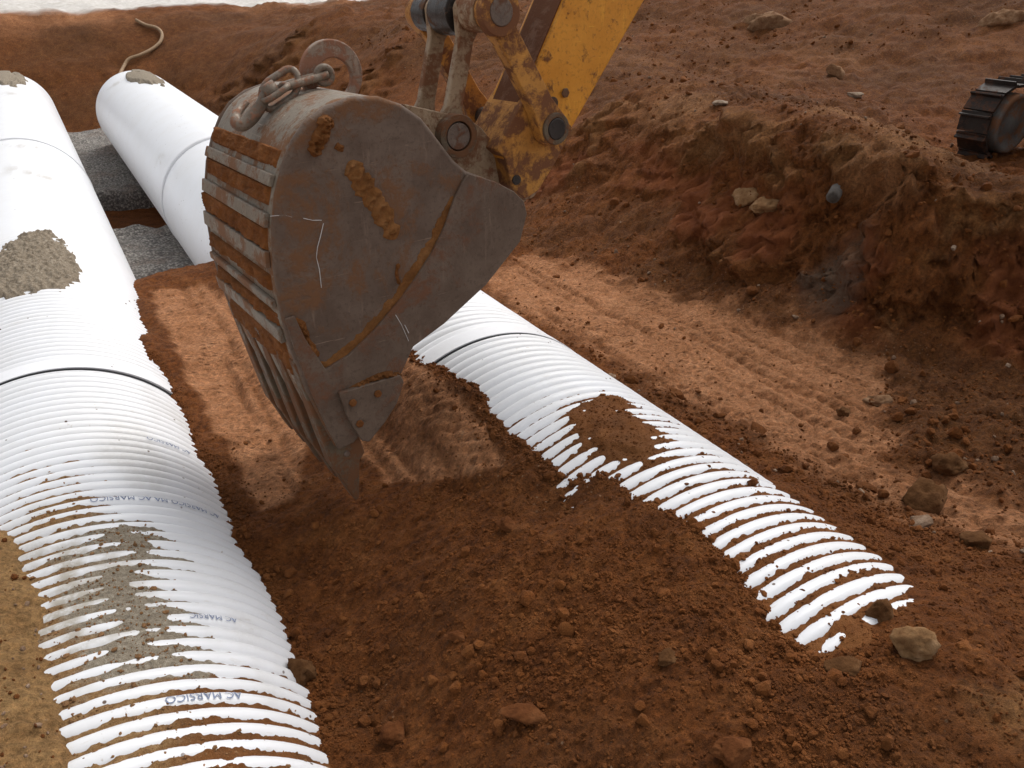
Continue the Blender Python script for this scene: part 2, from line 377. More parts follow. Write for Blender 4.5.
# bank crest and face
for p in [(640, 90, 1.9), (690, 98, 1.92), (740, 116, 1.95), (790, 138, 1.9), (840, 140, 1.95), (900, 160, 1.95), (960, 178, 1.85), (1020, 194, 1.82)]: cz(*p)
for p in [(850, 250, 1.38), (700, 195, 1.35), (600, 185, 1.25), (950, 270, 1.42), (770, 225, 1.4)]: cz(*p)
for p in [(820, 300, 1.12), (930, 322, 1.15), (1010, 335, 1.18), (720, 265, 1.08)]: cz(*p)
for x, y, z in [(6.3, 3.6, 1.42), (6.9, 3.4, 1.38), (6.9, 4.1, 1.38), (7.3, 4.1, 1.38), (7.6, 4.35, 1.39), (8, 4.2, 1.39), (8.5, 4.3, 1.39), (7.3, 2.2, 1.36), (6.6, 2.2, 1.42), (9, 3, 1.3), (5.7, 3.2, 1.5), (6.0, 5.4, 1.74), (7, 7, 1.68), (8, 9, 1.75), (7, 12, 1.95), (10, 5, 1.5), (12, 3, 1.5), (11, 0, 1.5), (9, 7, 1.65),
                (12, 8, 2.45), (14, 5, 2.5), (11, 12, 2.6), (16, 9, 3.4), (14, 14, 3.4), (20, 12, 4.2), (12, 18, 2.9), (20, 20, 3.3), (26, 6, 3.2), (30, 30, 3.4), (11.2, 20, 2.6), (10.5, 22, 2.45), (10, 26, 2.45), (14, 30, 2.9),
                (6.2, 9.5, 1.85), (5.6, 13, 1.95), (5.2, 16.5, 2.02), (8, 16, 2.1), (8.5, 21, 2.1),
                (3.9, 6.6, .85), (3.7, 8, .55), (3.4, 10, .3), (3.1, 13, .1), (2.8, 16, .0), (2.0, 17.5, -.05), (.5, 17.9, -.05), (-1, 18, -.05),
                (-6, 21.6, 2.0), (-2, 21.6, 2.0), (0, 21.6, 2.0), (2, 21.6, 2.0), (4, 21.4, 2.02), (6, 21.2, 2.02), (-12, 21, 2), (0, 26, 1.98), (5, 27, 1.98), (-10, 30, 1.98), (0, 40, 1.95), (12, 60, 2.1), (-20, 60, 1.95), (30, 70, 3.2), (0, 90, 1.95), (-12, 12, 1.9), (-20, 5, 1.9), (20, -10, 2)]: cw(x, y, z)
ctrl = np.array(ctrl)
CC = .06
def kern(d): return np.sqrt(d*d+CC*CC)
# thin out duplicates that lie too close together
keep = []
for i in range(len(ctrl)):
    if all(np.hypot(*(ctrl[i, :2]-ctrl[j, :2])) > .06 for j in keep): keep.append(i)
ctrl = ctrl[keep]
A = kern(np.hypot(ctrl[:, None, 0]-ctrl[None, :, 0], ctrl[:, None, 1]-ctrl[None, :, 1]))
nC = len(ctrl)
S = np.zeros((nC+1, nC+1)); S[:nC, :nC] = A - np.eye(nC)*.015; S[:nC, nC] = 1; S[nC, :nC] = 1
wts = np.linalg.solve(S, np.append(ctrl[:, 2], 0))
def base_z(x, y):
    sh = np.shape(x); x = np.ravel(x).astype(np.float32); y = np.ravel(y).astype(np.float32); out = np.empty(len(x), np.float32)
    cx, cy, w = ctrl[:, 0].astype(np.float32), ctrl[:, 1].astype(np.float32), wts[:nC].astype(np.float32)
    for s in range(0, len(x), 40000):
        d = np.sqrt((x[s:s+40000, None]-cx)**2+(y[s:s+40000, None]-cy)**2+np.float32(CC*CC))
        out[s:s+40000] = d@w
    return (out+wts[nC]).astype(float).reshape(sh)

# polar ground grid round the standpoint; finest where the ground is near and in view
th = np.concatenate([np.radians(np.arange(-176, -24, 2.)), np.radians(np.arange(-24, 92, .2)), np.radians(np.arange(92, 182, 2.))])   # measured from +y towards +x
rr_ = np.concatenate([np.geomspace(.12, 1.1, 40)[:-1], np.geomspace(1.1, 9, 620)[:-1], np.geomspace(9, 26, 200)[:-1], np.geomspace(26, 160, 50)])
RR, TH = np.meshgrid(rr_, th, indexing='ij')
GX, GY = RR*np.sin(TH), RR*np.cos(TH)
Z0 = base_z(GX, GY)
dZr = np.gradient(Z0, axis=0)/np.gradient(RR, axis=0); dZt = np.gradient(Z0, axis=1)/(RR*np.gradient(TH, axis=1))
slope = np.hypot(dZr, dZt)
gx = dZr*np.sin(TH)+dZt*np.cos(TH); gy = dZr*np.cos(TH)-dZt*np.sin(TH)
# region weights
w1 = .10*fbm(GX*2.2, GY*2.2, o=4, s=11)
def PZ(pts, z): return [tuple(atz(px, py, z)[:2]) for px, py in pts]
P_tanL = PZ([(150, 285), (206, 278), (240, 310), (310, 350), (310, 470), (292, 506), (264, 512), (243, 478), (215, 430), (188, 378), (166, 335)], .985)
P_tanM = [tuple(atz(px, py, z)[:2]) for px, py, z in [(385, 362, 1.15), (412, 370, 1.27), (455, 412, 1.27), (508, 468, 1.27), (505, 484, 1.24), (440, 486, 1.17), (385, 474, 1.12), (352, 450, 1.08), (345, 410, 1.07), (362, 375, 1.08)]]
P_tanR = PZ([(470, 262), (535, 245), (620, 275), (720, 305), (800, 335), (880, 370), (880, 420), (900, 480), (1000, 540), (1060, 590), (960, 590), (880, 530), (800, 480), (700, 405), (600, 345), (500, 290)], .96)
fz = .06*fbm(GX*7, GY*7, o=4, s=21)
tan = np.zeros_like(GX)
tan = np.maximum(tan, sst(.022, -.022, polyd(GX, GY, P_tanL)+fz*.45))
tan = np.maximum(tan, sst(.018, -.018, polyd(GX, GY, P_tanM)+fz*.3))
tan = np.maximum(tan, sst(.14, -.14, polyd(GX, GY, P_tanR)+fz*2.2)*.95)
tr2 = sst(.12, -.05, np.abs(GY-(.52+.07*(GX-2.0)))-.05+fz*.8)*sst(1.45, 1.8, GX)*sst(5, 3.5, GX)
bench = sst(4.6, 5.6, GX)*sst(.9, .3, slope)
ochre = np.zeros_like(GX)
ochre = np.maximum(ochre, sst(-.18, -.30, GX)*sst(4.5, 3.2, GY))
crest = sst(1.62, 1.85, Z0+w1*.6)*sst(3.6, 4.6, GX)*sst(15, 9, RR)
_cr = crest*sst(-.2, .7, fbm(GX*1.6, GY*1.6, o=5, s=31)); tan_c = .38*_cr; ochre = np.maximum(ochre, .22*_cr)
ochre = np.maximum(ochre, tr2*.7)
olive = np.zeros_like(GX)
olive = np.maximum(olive, .75*sst(.2, .7, fbm(GX*1.4+5, GY*1.4, o=5, s=41)+.25)*sst(2.3, 3.2, GX)*sst(9, 6, RR))
olive = np.maximum(olive, .6*sst(.0, .5, fbm(GX*1.4+5, GY*1.4, o=5, s=43)+.1)*sst(14, 17, GY)*sst(2.4, 1.5, Z0))
olive *= (1-.85*tan)*(1-.7*ochre)
pale = sst(21.7, 22.2, GY+.6*w1)*sst(10.6, 9.8, GX+w1*2)
tan = np.maximum(tan, .6*sst(20.4, 21.4, GY)*sst(11, 9, GX)*sst(-.5, .4, fbm(GX*.7, GY*.7, s=57)))
# relief
cliff = sst(.45, .95, slope)*sst(2.9, 3.6, np.where(GY > 12, 9, GX))
loose = (1-tan)*(1-cliff)
fine = sst(14, 5, RR)
w9 = np.clip(1-worley(GX*9, GY*9, 3), 0, 1); w20 = np.clip(1-worley(GX*22, GY*22, 4), 0, 1); w45 = np.clip(1-worley(GX*48, GY*48, 6), 0, 1)
n_lump = fbm(GX*3.2, GY*3.2, o=4, s=61)
n_f = fbm(GX*18, GY*18, o=4, s=71)
rough_right = sst(2.2, 3.2, GX)*sst(5.5, 4.2, GX)*(1-tan)
pipeprox = np.minimum(np.abs(GX-XL), np.abs(GX-XR))
away = sst(.52, .8, pipeprox)
Z = Z0.copy()
Z += loose*fine*(.018*n_lump*(.25+.75*away)+.010*w9*(.2+.8*away)*sst(-.2, .5, fbm(GX*1.5, GY*1.5, s=81))+.011*w20+.0055*w45+.006*n_f)
Z += rough_right*fine*(.020*w9+.012*w20+.03*fbm(GX*6, GY*6, s=83))
Z += bench*(.012*w20+.03*fbm(GX*5, GY*9, o=5, s=84, g=.6)+.05*fbm(GX*1.2, GY*1.2, o=5, s=85)+.05*np.clip(1-worley(GX*3.5, GY*3.5, 8), 0, 1)*sst(0, .5, fbm(GX*.8, GY*.8, s=86)))
Z += sst(9, 16, RR)*(.06*fbm(GX*.9, GY*.9, o=6, s=88, g=.62))
# ruts and cleat prints of the tracked machine in the compacted strips
rutx = GX+.03*np.sin(GY*1.1)+.02*fbm(GX*.8, GY*.8, s=90)
cle = np.clip(np.sin(2*math.pi*GY/.075+2.5*np.floor(rutx/.22))*2, -1, 1)*sst(.3, .1, np.abs((rutx/.22) % 1-.5))
rut = -.022*np.exp(-(((rutx+.03) % .42-.21)/.018)**2)
wear = sst(-.5, .4, fbm(GX*2, GY*2, s=91))
rx = GX+.05*np.sin(GY*.7+.4)+.012*fbm(GX*.6, GY*2.2, s=94)
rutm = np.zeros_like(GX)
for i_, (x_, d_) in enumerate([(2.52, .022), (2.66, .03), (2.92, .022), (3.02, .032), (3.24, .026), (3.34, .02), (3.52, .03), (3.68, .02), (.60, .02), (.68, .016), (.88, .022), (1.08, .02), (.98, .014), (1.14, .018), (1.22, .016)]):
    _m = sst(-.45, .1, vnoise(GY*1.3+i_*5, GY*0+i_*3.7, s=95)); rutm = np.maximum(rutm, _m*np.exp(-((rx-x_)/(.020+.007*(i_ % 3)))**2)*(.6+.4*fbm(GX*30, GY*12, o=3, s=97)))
    Z -= tan*d_*.8*(np.exp(-((rx-x_)/(.020+.007*(i_ % 3)))**2)-.35*np.exp(-((rx-x_-.05)/.022)**2))*sst(-.45, .1, vnoise(GY*1.3+i_*5, GY*0+i_*3.7, s=95))
bar_ = np.clip(1.6*np.sin(2*math.pi*(GY+.35*np.abs(((rx/.26) % 1)-.5))/.085), -1, 1)*sst(.46, .38, np.abs(((rx/.26) % 1)-.5))
Z += tan*fine*.006*bar_*sst(-.5, .3, fbm(GX*1.3, GY*.9, s=96))*sst(9, 6, RR)
Z += tan*fine*(.0040*cle*wear-.007*np.clip(1-worley(GX*16, GY*16, 12), 0, 1)+rut*sst(-.3, .3, fbm(GX*1.2+9, GY*.5, s=93))+.007*fbm(GX*9, GY*9, s=92)+.006*n_f+.005*w20+.008*w9*wear)
# two long wheel-like grooves down the left strip
Z += -.02*tan*np.exp(-((GX-.80+.02*np.sin(GY*2))/.02)**2)*sst(1.1, 1.0, GX)
# bank and end wall: crags, clefts and washed streaks, moved outwards so they overhang
c1 = fbm(GX*2.3, GY*2.3, Z0*3+.01, o=7, s=101, g=.6)
c2 = 1-np.abs(fbm(GX*4.2, GY*4.2, Z0*5+.01, o=5, s=111))*1.8
st = fbm(GX*9+GY*4.5, (GX-GY)*1.2, Z0*.8+.01, o=5, s=121)
wc = np.clip(1-worley(GX*7+Z0*2, GY*7-Z0*5, 9), 0, 1); wc2 = np.clip(1-worley(GX*17+Z0*6, GY*17-Z0*12, 10), 0, 1)
gl = np.maximum(np.hypot(gx, gy), 1e-3)
big = np.where(GY > 12, 1.8, 1.)
rt = sst(5.6, 3.8, GY)
def terr(q): return np.floor(q)+sst(.30, .55, q-np.floor(q))
t1 = terr(fbm(GX*1.5, GY*1.5, Z0*2.6+.01, o=5, s=181)*3.2)/3.2; t2 = terr(fbm(GX*5, GY*5, Z0*7+.01, o=4, s=182)*2.5)/2.5
amp = cliff*((.03+.07*rt)*t1+.030*t2+(.03+.02*rt)*c1+(.015+.025*rt)*np.clip(c2, 0, 1)+.05*(1.3-rt)*st+(.01+.012*rt)*wc+.008*wc2-.05*rt*sst(.75, 1., c2))*big
shelf = cliff*(.05*rt)*np.clip(np.sin((Z0+.06*c1)*11), 0, 1)
X2 = GX-gx/gl*(amp+shelf); Y2 = GY-gy/gl*(amp+shelf)
hf = fbm(GX*16, GY*16, Z0*14+.01, o=5, s=141, g=.65)
X2 -= gx/gl*cliff*.022*hf*big; Y2 -= gy/gl*cliff*.022*hf*big
Z += cliff*(.03*c1+.012*hf+.012*w9*rt+.01*w20+.02*n_f*.6)
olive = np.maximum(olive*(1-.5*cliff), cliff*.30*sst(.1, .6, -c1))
ochre = np.clip(np.maximum(ochre, cliff*.22*sst(.1, .6, c1+.4*(Z0-1.3))), 0, 1)
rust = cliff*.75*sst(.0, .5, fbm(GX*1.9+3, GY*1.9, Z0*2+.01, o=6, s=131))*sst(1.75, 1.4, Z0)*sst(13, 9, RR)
_cp0 = atz(838, 200, 1.7)
clay = cliff*sst(.24, .06, np.hypot((GX-_cp0[0]+.25*(1.62-Z0))/1., (GY-_cp0[1]+.25*(1.62-Z0))/1.)+.12*fbm(GX*5, GY*5, o=4, s=135))*.75
olive *= (1-.75*cliff)
far_ = np.maximum(sst(4.4, 5.6, GX)*sst(1.45, 1.6, Z0), sst(13, 17, GY)*sst(21.5, 21, GY))
olive = np.clip(np.maximum(olive, far_*(.62+.35*fbm(GX*.9, GY*1.6, o=5, s=171))), 0, 1)
far_ = 0
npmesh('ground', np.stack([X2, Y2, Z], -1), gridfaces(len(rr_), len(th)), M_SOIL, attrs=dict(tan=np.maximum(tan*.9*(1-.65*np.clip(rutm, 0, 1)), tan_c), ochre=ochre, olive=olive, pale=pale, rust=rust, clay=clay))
tag(bpy.data.objects['ground'], kind='structure')
lr = np.log(rr_)
def tz(x, y):
    x = np.asarray(x, float); y = np.asarray(y, float)
    r = np.clip(np.hypot(x, y), rr_[0], rr_[-1]*.999); t = np.arctan2(x, y)
    i = np.clip(np.searchsorted(rr_, r)-1, 0, len(rr_)-2); j = np.clip(np.searchsorted(th, t)-1, 0, len(th)-2)
    a = (r-rr_[i])/(rr_[i+1]-rr_[i]); b = np.clip((t-th[j])/(th[j+1]-th[j]), 0, 1)
    return (Z[i, j]*(1-a)*(1-b)+Z[i+1, j]*a*(1-b)+Z[i, j+1]*(1-a)*b+Z[i+1, j+1]*a*b)
_G = bpy.data.objects['ground']; bpy.context.view_layer.update()
def hit(px, py):
    d_ = Vector(ray(px, py)).normalized(); ok_, p_, _n, _i = _G.ray_cast(Vector(CAM), d_)
    if ok_: return np.array(p_)
    r = ray(px, py); r = r/np.linalg.norm(r); s = np.linspace(1, 60, 12000); P = CAM+s[:, None]*r
    g_ = P[:, 2]-tz(P[:, 0], P[:, 1]); k = np.argmax(g_ < 0); return P[k]

# ------------------------------------------------------------------ pipes
PITCH, AMP = .057, .020
SM = 6.4     # beyond this distance the pipes are the smooth-walled kind
def rib(y, y0=0.): return R-AMP*(1-np.abs(np.cos(math.pi*(y-y0)/PITCH))**.6)
def pipe_section(side, ya, yb, label, bell=True, smooth_from=None):
    xc, zc = (XL, ZL) if side == 'L' else (XR, ZR)
    name = 'pipe_section'
    sf = smooth_from if smooth_from is not None else 1e9
    ys = [ya]; st_ = PITCH/14
    if ya < sf:
        ys = list(np.arange(ya, min(yb, sf), st_))
        if yb > sf: ys += list(np.arange(sf, yb, .1))
    else: ys = list(np.arange(ya, yb, .08))
    ys.append(yb); ys = np.array(ys)
    r = rib(ys)
    # flat mid-zones every few ribs: moulding variation
    r = r + .0012*vnoise(ys*6, ys*0+3.3, s=int(ya*10)+2)
    blend = sst(sf-.35, sf+.05, ys) if sf < 1e8 else np.zeros_like(ys)
    r = r*(1-blend)+(R-.002)*blend
    if bell:      # near end: belled collar with a plain band, the lip stands over the next pipe's spigot
        k = sst(ya+.17, ya+.09, ys); r = r*(1-k)+(R+.003)*k
        r = np.where(ys < ya+.012, R+.005, r)
    k = sst(yb-.035, yb-.022, ys); r = r*(1-k)+(R-.030)*k    # spigot
    rows = [(ys[i], r[i]) for i in range(len(ys))]
    wall = R-.075
    rows = [(ya+.6, wall), (ya+.02, wall), (ya, wall+.006), (ya, r[0]-.004)]+rows+[(yb, r[-1]-.004), (yb, wall), (yb-.6, wall)]
    rows = np.array(rows); n = 168
    A_ = np.linspace(0, 2*np.pi, n, endpoint=False)
    ov = .0035*np.cos(2*A_+ya)                       # slightly out of round
    V = np.stack([(xc+np.outer(rows[:, 1]+0*rows[:, 1], np.sin(A_))+0), np.repeat(rows[:, :1], n, 1), zc+np.outer(rows[:, 1], np.cos(A_))], -1)
    V[..., 0] += ov*np.sin(A_); V[..., 2] += ov*np.cos(A_)
    yy = V[..., 1]; aa = np.broadcast_to(A_, yy.shape)
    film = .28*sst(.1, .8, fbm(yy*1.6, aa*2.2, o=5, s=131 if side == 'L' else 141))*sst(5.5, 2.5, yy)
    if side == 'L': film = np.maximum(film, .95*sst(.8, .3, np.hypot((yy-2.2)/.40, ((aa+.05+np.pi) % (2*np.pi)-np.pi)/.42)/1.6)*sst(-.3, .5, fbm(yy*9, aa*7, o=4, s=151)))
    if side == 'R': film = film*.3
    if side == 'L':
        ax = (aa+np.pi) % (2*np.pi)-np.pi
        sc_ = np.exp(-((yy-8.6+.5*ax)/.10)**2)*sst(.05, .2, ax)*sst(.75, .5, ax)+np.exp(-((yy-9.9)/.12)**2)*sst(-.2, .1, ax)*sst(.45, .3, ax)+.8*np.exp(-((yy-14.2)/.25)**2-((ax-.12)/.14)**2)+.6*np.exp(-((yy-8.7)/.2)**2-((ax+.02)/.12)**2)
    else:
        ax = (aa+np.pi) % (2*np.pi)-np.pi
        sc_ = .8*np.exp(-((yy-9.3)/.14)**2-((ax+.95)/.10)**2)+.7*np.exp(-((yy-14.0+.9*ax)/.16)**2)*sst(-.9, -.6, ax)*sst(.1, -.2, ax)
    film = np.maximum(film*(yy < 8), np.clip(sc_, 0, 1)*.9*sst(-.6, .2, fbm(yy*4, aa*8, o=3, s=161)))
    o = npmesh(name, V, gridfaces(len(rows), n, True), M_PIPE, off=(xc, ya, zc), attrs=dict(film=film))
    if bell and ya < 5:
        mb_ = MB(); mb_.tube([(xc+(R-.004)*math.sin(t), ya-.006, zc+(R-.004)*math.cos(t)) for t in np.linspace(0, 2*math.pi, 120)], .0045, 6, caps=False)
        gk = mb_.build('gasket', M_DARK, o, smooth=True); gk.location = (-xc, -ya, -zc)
    tag(o, label, 'pipe', 'white plastic drainage pipe sections laid in two lines')
    return o
pipe_section('L', 0.2, 3.95, 'ribbed white pipe of the left line, nearest section, ochre soil on its left', bell=False)
pipe_section('L', 3.94, 10.35, 'middle section of left white pipe line, with grey gravel patch on its crown', smooth_from=SM)
pipe_section('L', 10.34, 17.2, 'farthest smooth section of left white pipe line, ending at the brown end wall', smooth_from=5)
pipe_section('R', -.3, 3.05, 'half buried ribbed white pipe of the right line, nearest section, under red soil patch', bell=False)
pipe_section('R', 3.04, 8.76, 'middle section of right white pipe line, passing behind the excavator bucket', smooth_from=SM)
pipe_section('R', 8.75, 15.35, 'farthest smooth section of right white pipe line, left of the bucket, open end by wall', smooth_from=5)

# dirt lying in the corrugations: its own surface between valley floor and above the ribs
def dirt(side, y0, y1, a0, a1, fillf, name, label, ny=None, step=.005, crumbs=0):
    xc, zc = (XL, ZL) if side == 'L' else (XR, ZR)
    ny = int((y1-y0)/step); na = int(abs(a1-a0)*R/.006)
    Y, Aa = np.meshgrid(np.linspace(y0, y1, ny), np.linspace(a0, a1, na), indexing='ij')
    F, gy_, oc = fillf(Y, Aa)
    edge = np.minimum.reduce([sst(y0, y0+.05, Y), sst(y1, y1-.05, Y), sst(a0, a0+.03, Aa), sst(a1, a1-.03, Aa)])
    F = np.where(edge < 1, F*edge-(1-edge), F)
    rad = R-AMP+np.clip(F, -1, 4)*AMP
    rad = np.minimum(rad, R+.045)
    V = np.stack([xc+rad*np.sin(Aa), Y, zc+rad*np.cos(Aa)], -1)
    fc = gridfaces(ny, na)
    ok = (F.ravel()[fc] > -.35).any(1)
    o = npmesh(name, V, fc[ok], M_SHELL, attrs=dict(grey=gy_, ochre=oc))
    tag(o, label, 'soil' if 'soil' in name else 'gravel', kind='stuff')
    if crumbs:
        w_ = (np.clip((F.ravel()+.1), 0, 1.2)**2)*(edge.ravel() > .99); w_ = w_/w_.sum()
        idx = rng.choice(len(w_), crumbs, p=w_); CR.append((V.reshape(-1, 3)[idx], oc.ravel()[idx]+gy_.ravel()[idx], label))
    return o
CR = []
def blob(Y, Aa, p, side, sy, sa):
    q = onpipe(p[0], p[1], side); xc, zc = (XL, ZL) if side == 'L' else (XR, ZR)
    a = math.atan2(q[0]-xc, q[2]-zc)
    return np.exp(-((Y-q[1])/sy)**2-((Aa-a)/sa)**2)
def fill_left(Y, Aa):
    n = fbm(Y*14, Aa*9, o=5, s=201); n2 = fbm(Y*2.5, Aa*2.5, o=4, s=202); n3 = fbm(Y*55, Aa*38, o=3, s=203)
    F = .05+.50*sst(3.6, 2.9, Y)+.20*sst(2.9, 2.4, Y)+.10*sst(1.95, 1.6, Y)
    F = F+.9*np.exp(-((Aa+.02+.0*Y)/.13)**2)*sst(3.0, 2.5, Y)*sst(-.2, .3, n2+.1)
    F = F-.60*sst(.10, .45, Aa+.12*n2)*sst(1.66, 2.0, Y)-.25*sst(.3, .8, Aa)          # clean right flank further up
    F = F+.55*sst(.0, -.25, Aa)*sst(2.75, 2.3, Y)*.5
    gp = sum(blob(Y, Aa, p, 'L', sy, sa) for p, sy, sa in [((110, 540), .12, .20), ((150, 535), .10, .18), ((130, 580), .10, .18), ((150, 610), .10, .18), ((165, 640), .14, .15), ((125, 655), .10, .14), ((185, 650), .08, .12), ((178, 560), .10, .12), ((190, 610), .09, .11), ((95, 600), .10, .12)])
    F = F+.46*gp
    F = F+.19*n+.13*n3+.10*n2
    F = np.minimum(F, .90+.26*sst(.5, 1.4, gp)+.12*n)
    gr = sst(.15, .55, gp+.2*n); oc = np.clip(.85-.7*sst(.1, .4, Aa+.15*n2), 0, 1)
    return F, gr, oc
dirt('L', 1.2, 3.6, -.42, 1.05, fill_left, 'soil_in_pipe_ribs', 'ochre dirt and grey dust in the ribs of left pipe', crumbs=2600)
def fill_gp(Y, Aa):
    gp = sum(blob(Y, Aa, p, 'L', sy, sa) for p, sy, sa in [((30, 262), .45, .35), ((8, 268), .42, .3), ((52, 262), .38, .25), ((38, 240), .35, .22), ((30, 282), .2, .35)])
    n = fbm(Y*5, Aa*8, o=4, s=211); n3 = fbm(Y*40, Aa*35, o=2, s=212)
    F = -1.6+3.3*sst(.25, 1.05, gp+.22*n)+.55*n3+.3*fbm(Y*14, Aa*18, o=3, s=214)
    return F, np.ones_like(Y)*.9, np.ones_like(Y)*.3
dirt('L', 5.0, 8.6, -.75, .6, fill_gp, 'gravel_patch', 'grey brown gravel spilled on the crown of the left pipe', step=.008)
def fill_end(side, p, sy, sa, seed):
    def fn(Y, Aa):
        gp = blob(Y, Aa, p, side, sy, sa); n = fbm(Y*2.2, Aa*5, o=4, s=seed)
        return -1.5+4.5*sst(.3, .75, gp+.25*n), np.ones_like(Y)*.95, np.zeros_like(Y)
    return fn
dirt('L', 14.3, 17.1, -.7, .7, fill_end('L', (8, 77), 1.3, .42, 221), 'gravel_patch', 'grey gravel on the far tip of the left pipe', step=.03)
dirt('R', 13.0, 15.3, -.7, .7, fill_end('R', (143, 77), 1.0, .42, 222), 'gravel_patch', 'grey gravel on the far tip of the right pipe', step=.03)
def fill_right(Y, Aa):
    n = fbm(Y*14, Aa*9, o=5, s=231); n2 = fbm(Y*3, Aa*3, o=4, s=232); n3 = fbm(Y*55, Aa*38, o=3, s=233)
    F = -.30+.88*sst(2.8, 2.1, Y)+.20*sst(1.9, 1.35, Y)
    gp = sum(blob(Y, Aa, p, 'R', sy, sa) for p, sy, sa in [((602, 418), .15, .15), ((632, 428), .11, .12), ((605, 442), .09, .12), ((640, 448), .10, .11), ((618, 402), .06, .1)])
    F = F+1.5*gp+.17*n+.13*n3
    F = F+.5*sst(-.40, -.56, Aa)*sst(2.9, 2.5, Y)
    F = F+.6*sst(.98, .84, Y)
    bl = blob(Y, Aa, (880, 618), 'R', .05, .09); F = F+.7*bl
    return np.minimum(F, 1.25+.9*sst(.7, 1.3, gp)+.3*n), np.zeros_like(Y), np.zeros_like(Y)+.08
dirt('R', .75, 3.05, -.62, .55, fill_right, 'soil_in_pipe_ribs', 'red brown soil in the ribs and over crown of right pipe', crumbs=3000)

# printing on the ribs (mesh lettering wrapped round the crown of a rib)
def rib_text(side, txt, yc, ang0, size, flip=True):
    cu = bpy.data.curves.new('t', 'FONT'); cu.body = txt; cu.size = size; cu.align_x = 'CENTER'; cu.align_y = 'CENTER'
    ob = bpy.data.objects.new('t', cu); COL.objects.link(ob)
    dg = bpy.context.evaluated_depsgraph_get(); dg.update(); me = bpy.data.meshes.new_from_object(ob.evaluated_get(dg))
    bpy.data.objects.remove(ob)
    xc, zc = (XL, ZL) if side == 'L' else (XR, ZR)
    import bmesh
    bm = bmesh.new(); bm.from_mesh(me); bmesh.ops.triangulate(bm, faces=bm.faces)
    for v in bm.verts:
        tx, ty = (-v.co.x, -v.co.y) if flip else (v.co.x, v.co.y)
        a = ang0+tx/R; y = yc+ty; r = float(rib(np.array(y)))+.0018+.0035
        v.co = (xc+r*math.sin(a), y, zc+r*math.cos(a))
    bm.to_mesh(me); bm.free(); me.materials.append(M_INK)
    return me
def add_text(owner, *a):
    me = rib_text(*a); o = bpy.data.objects.new('printed_lettering', me); link(o, owner)
    o.location = -Vector(owner.location); o['label'] = 'faded blue printing on a pipe rib'
pipes = [o for o in bpy.data.objects if o.name.startswith('pipe_section')]
def ribat(y): return round(y/PITCH)*PITCH
def textat(owner, px, py, txt, size):
    q = onpipe(px, py, 'L'); a = math.atan2(q[0]-XL, q[2]-ZL); add_text(owner, 'L', txt, ribat(q[1]), a, size)
textat(pipes[0], 213, 616, 'AC MARSIC', .030)
textat(pipes[0], 205, 697, 'AC MARSICO', .034)
textat(pipes[0], 160, 497, 'AC MARSICO MA AC MARSICO', .034)
textat(pipes[0], 170, 446, 'AC MARSICO', .034)

# ------------------------------------------------------------------ gravel bedding between the far pipes
def heap(name, label, x0, x1, y0, y1, zf, seed):
    nx, ny = 110, 160
    Xg, Yg = np.meshgrid(np.linspace(x0, x1, nx), np.linspace(y0, y1, ny), indexing='ij')
    Zg = zf(Xg, Yg)+.03*fbm(Xg*3, Yg*3, o=4, s=seed)+.012*np.clip(1-worley(Xg*14, Yg*14, seed), 0, 1)
    e = np.minimum.reduce([sst(x0, x0+.1, Xg), sst(x1, x1-.1, Xg), sst(y0, y0+.3, Yg), sst(y1, y1-.7, Yg)])
    Zg = Zg*e+(1-e)*(-.5)
    o = npmesh(name, np.stack([Xg, Yg, Zg], -1), gridfaces(nx, ny), M_GRAVEL); tag(o, label, 'gravel', kind='stuff')
heap('gravel_bed', 'grey brown gravel bedding between the pipes just behind the red fill', -.9, 2.6, 6.1, 10.3, lambda x, y: .42-.02*(y-7)+0*x, 301)
heap('gravel_bed', 'grey gravel bedding between the far ends of the pipes', -.9, 2.6, 12.3, 17.4, lambda x, y: .12+.05*(y-13)+0*x, 302)

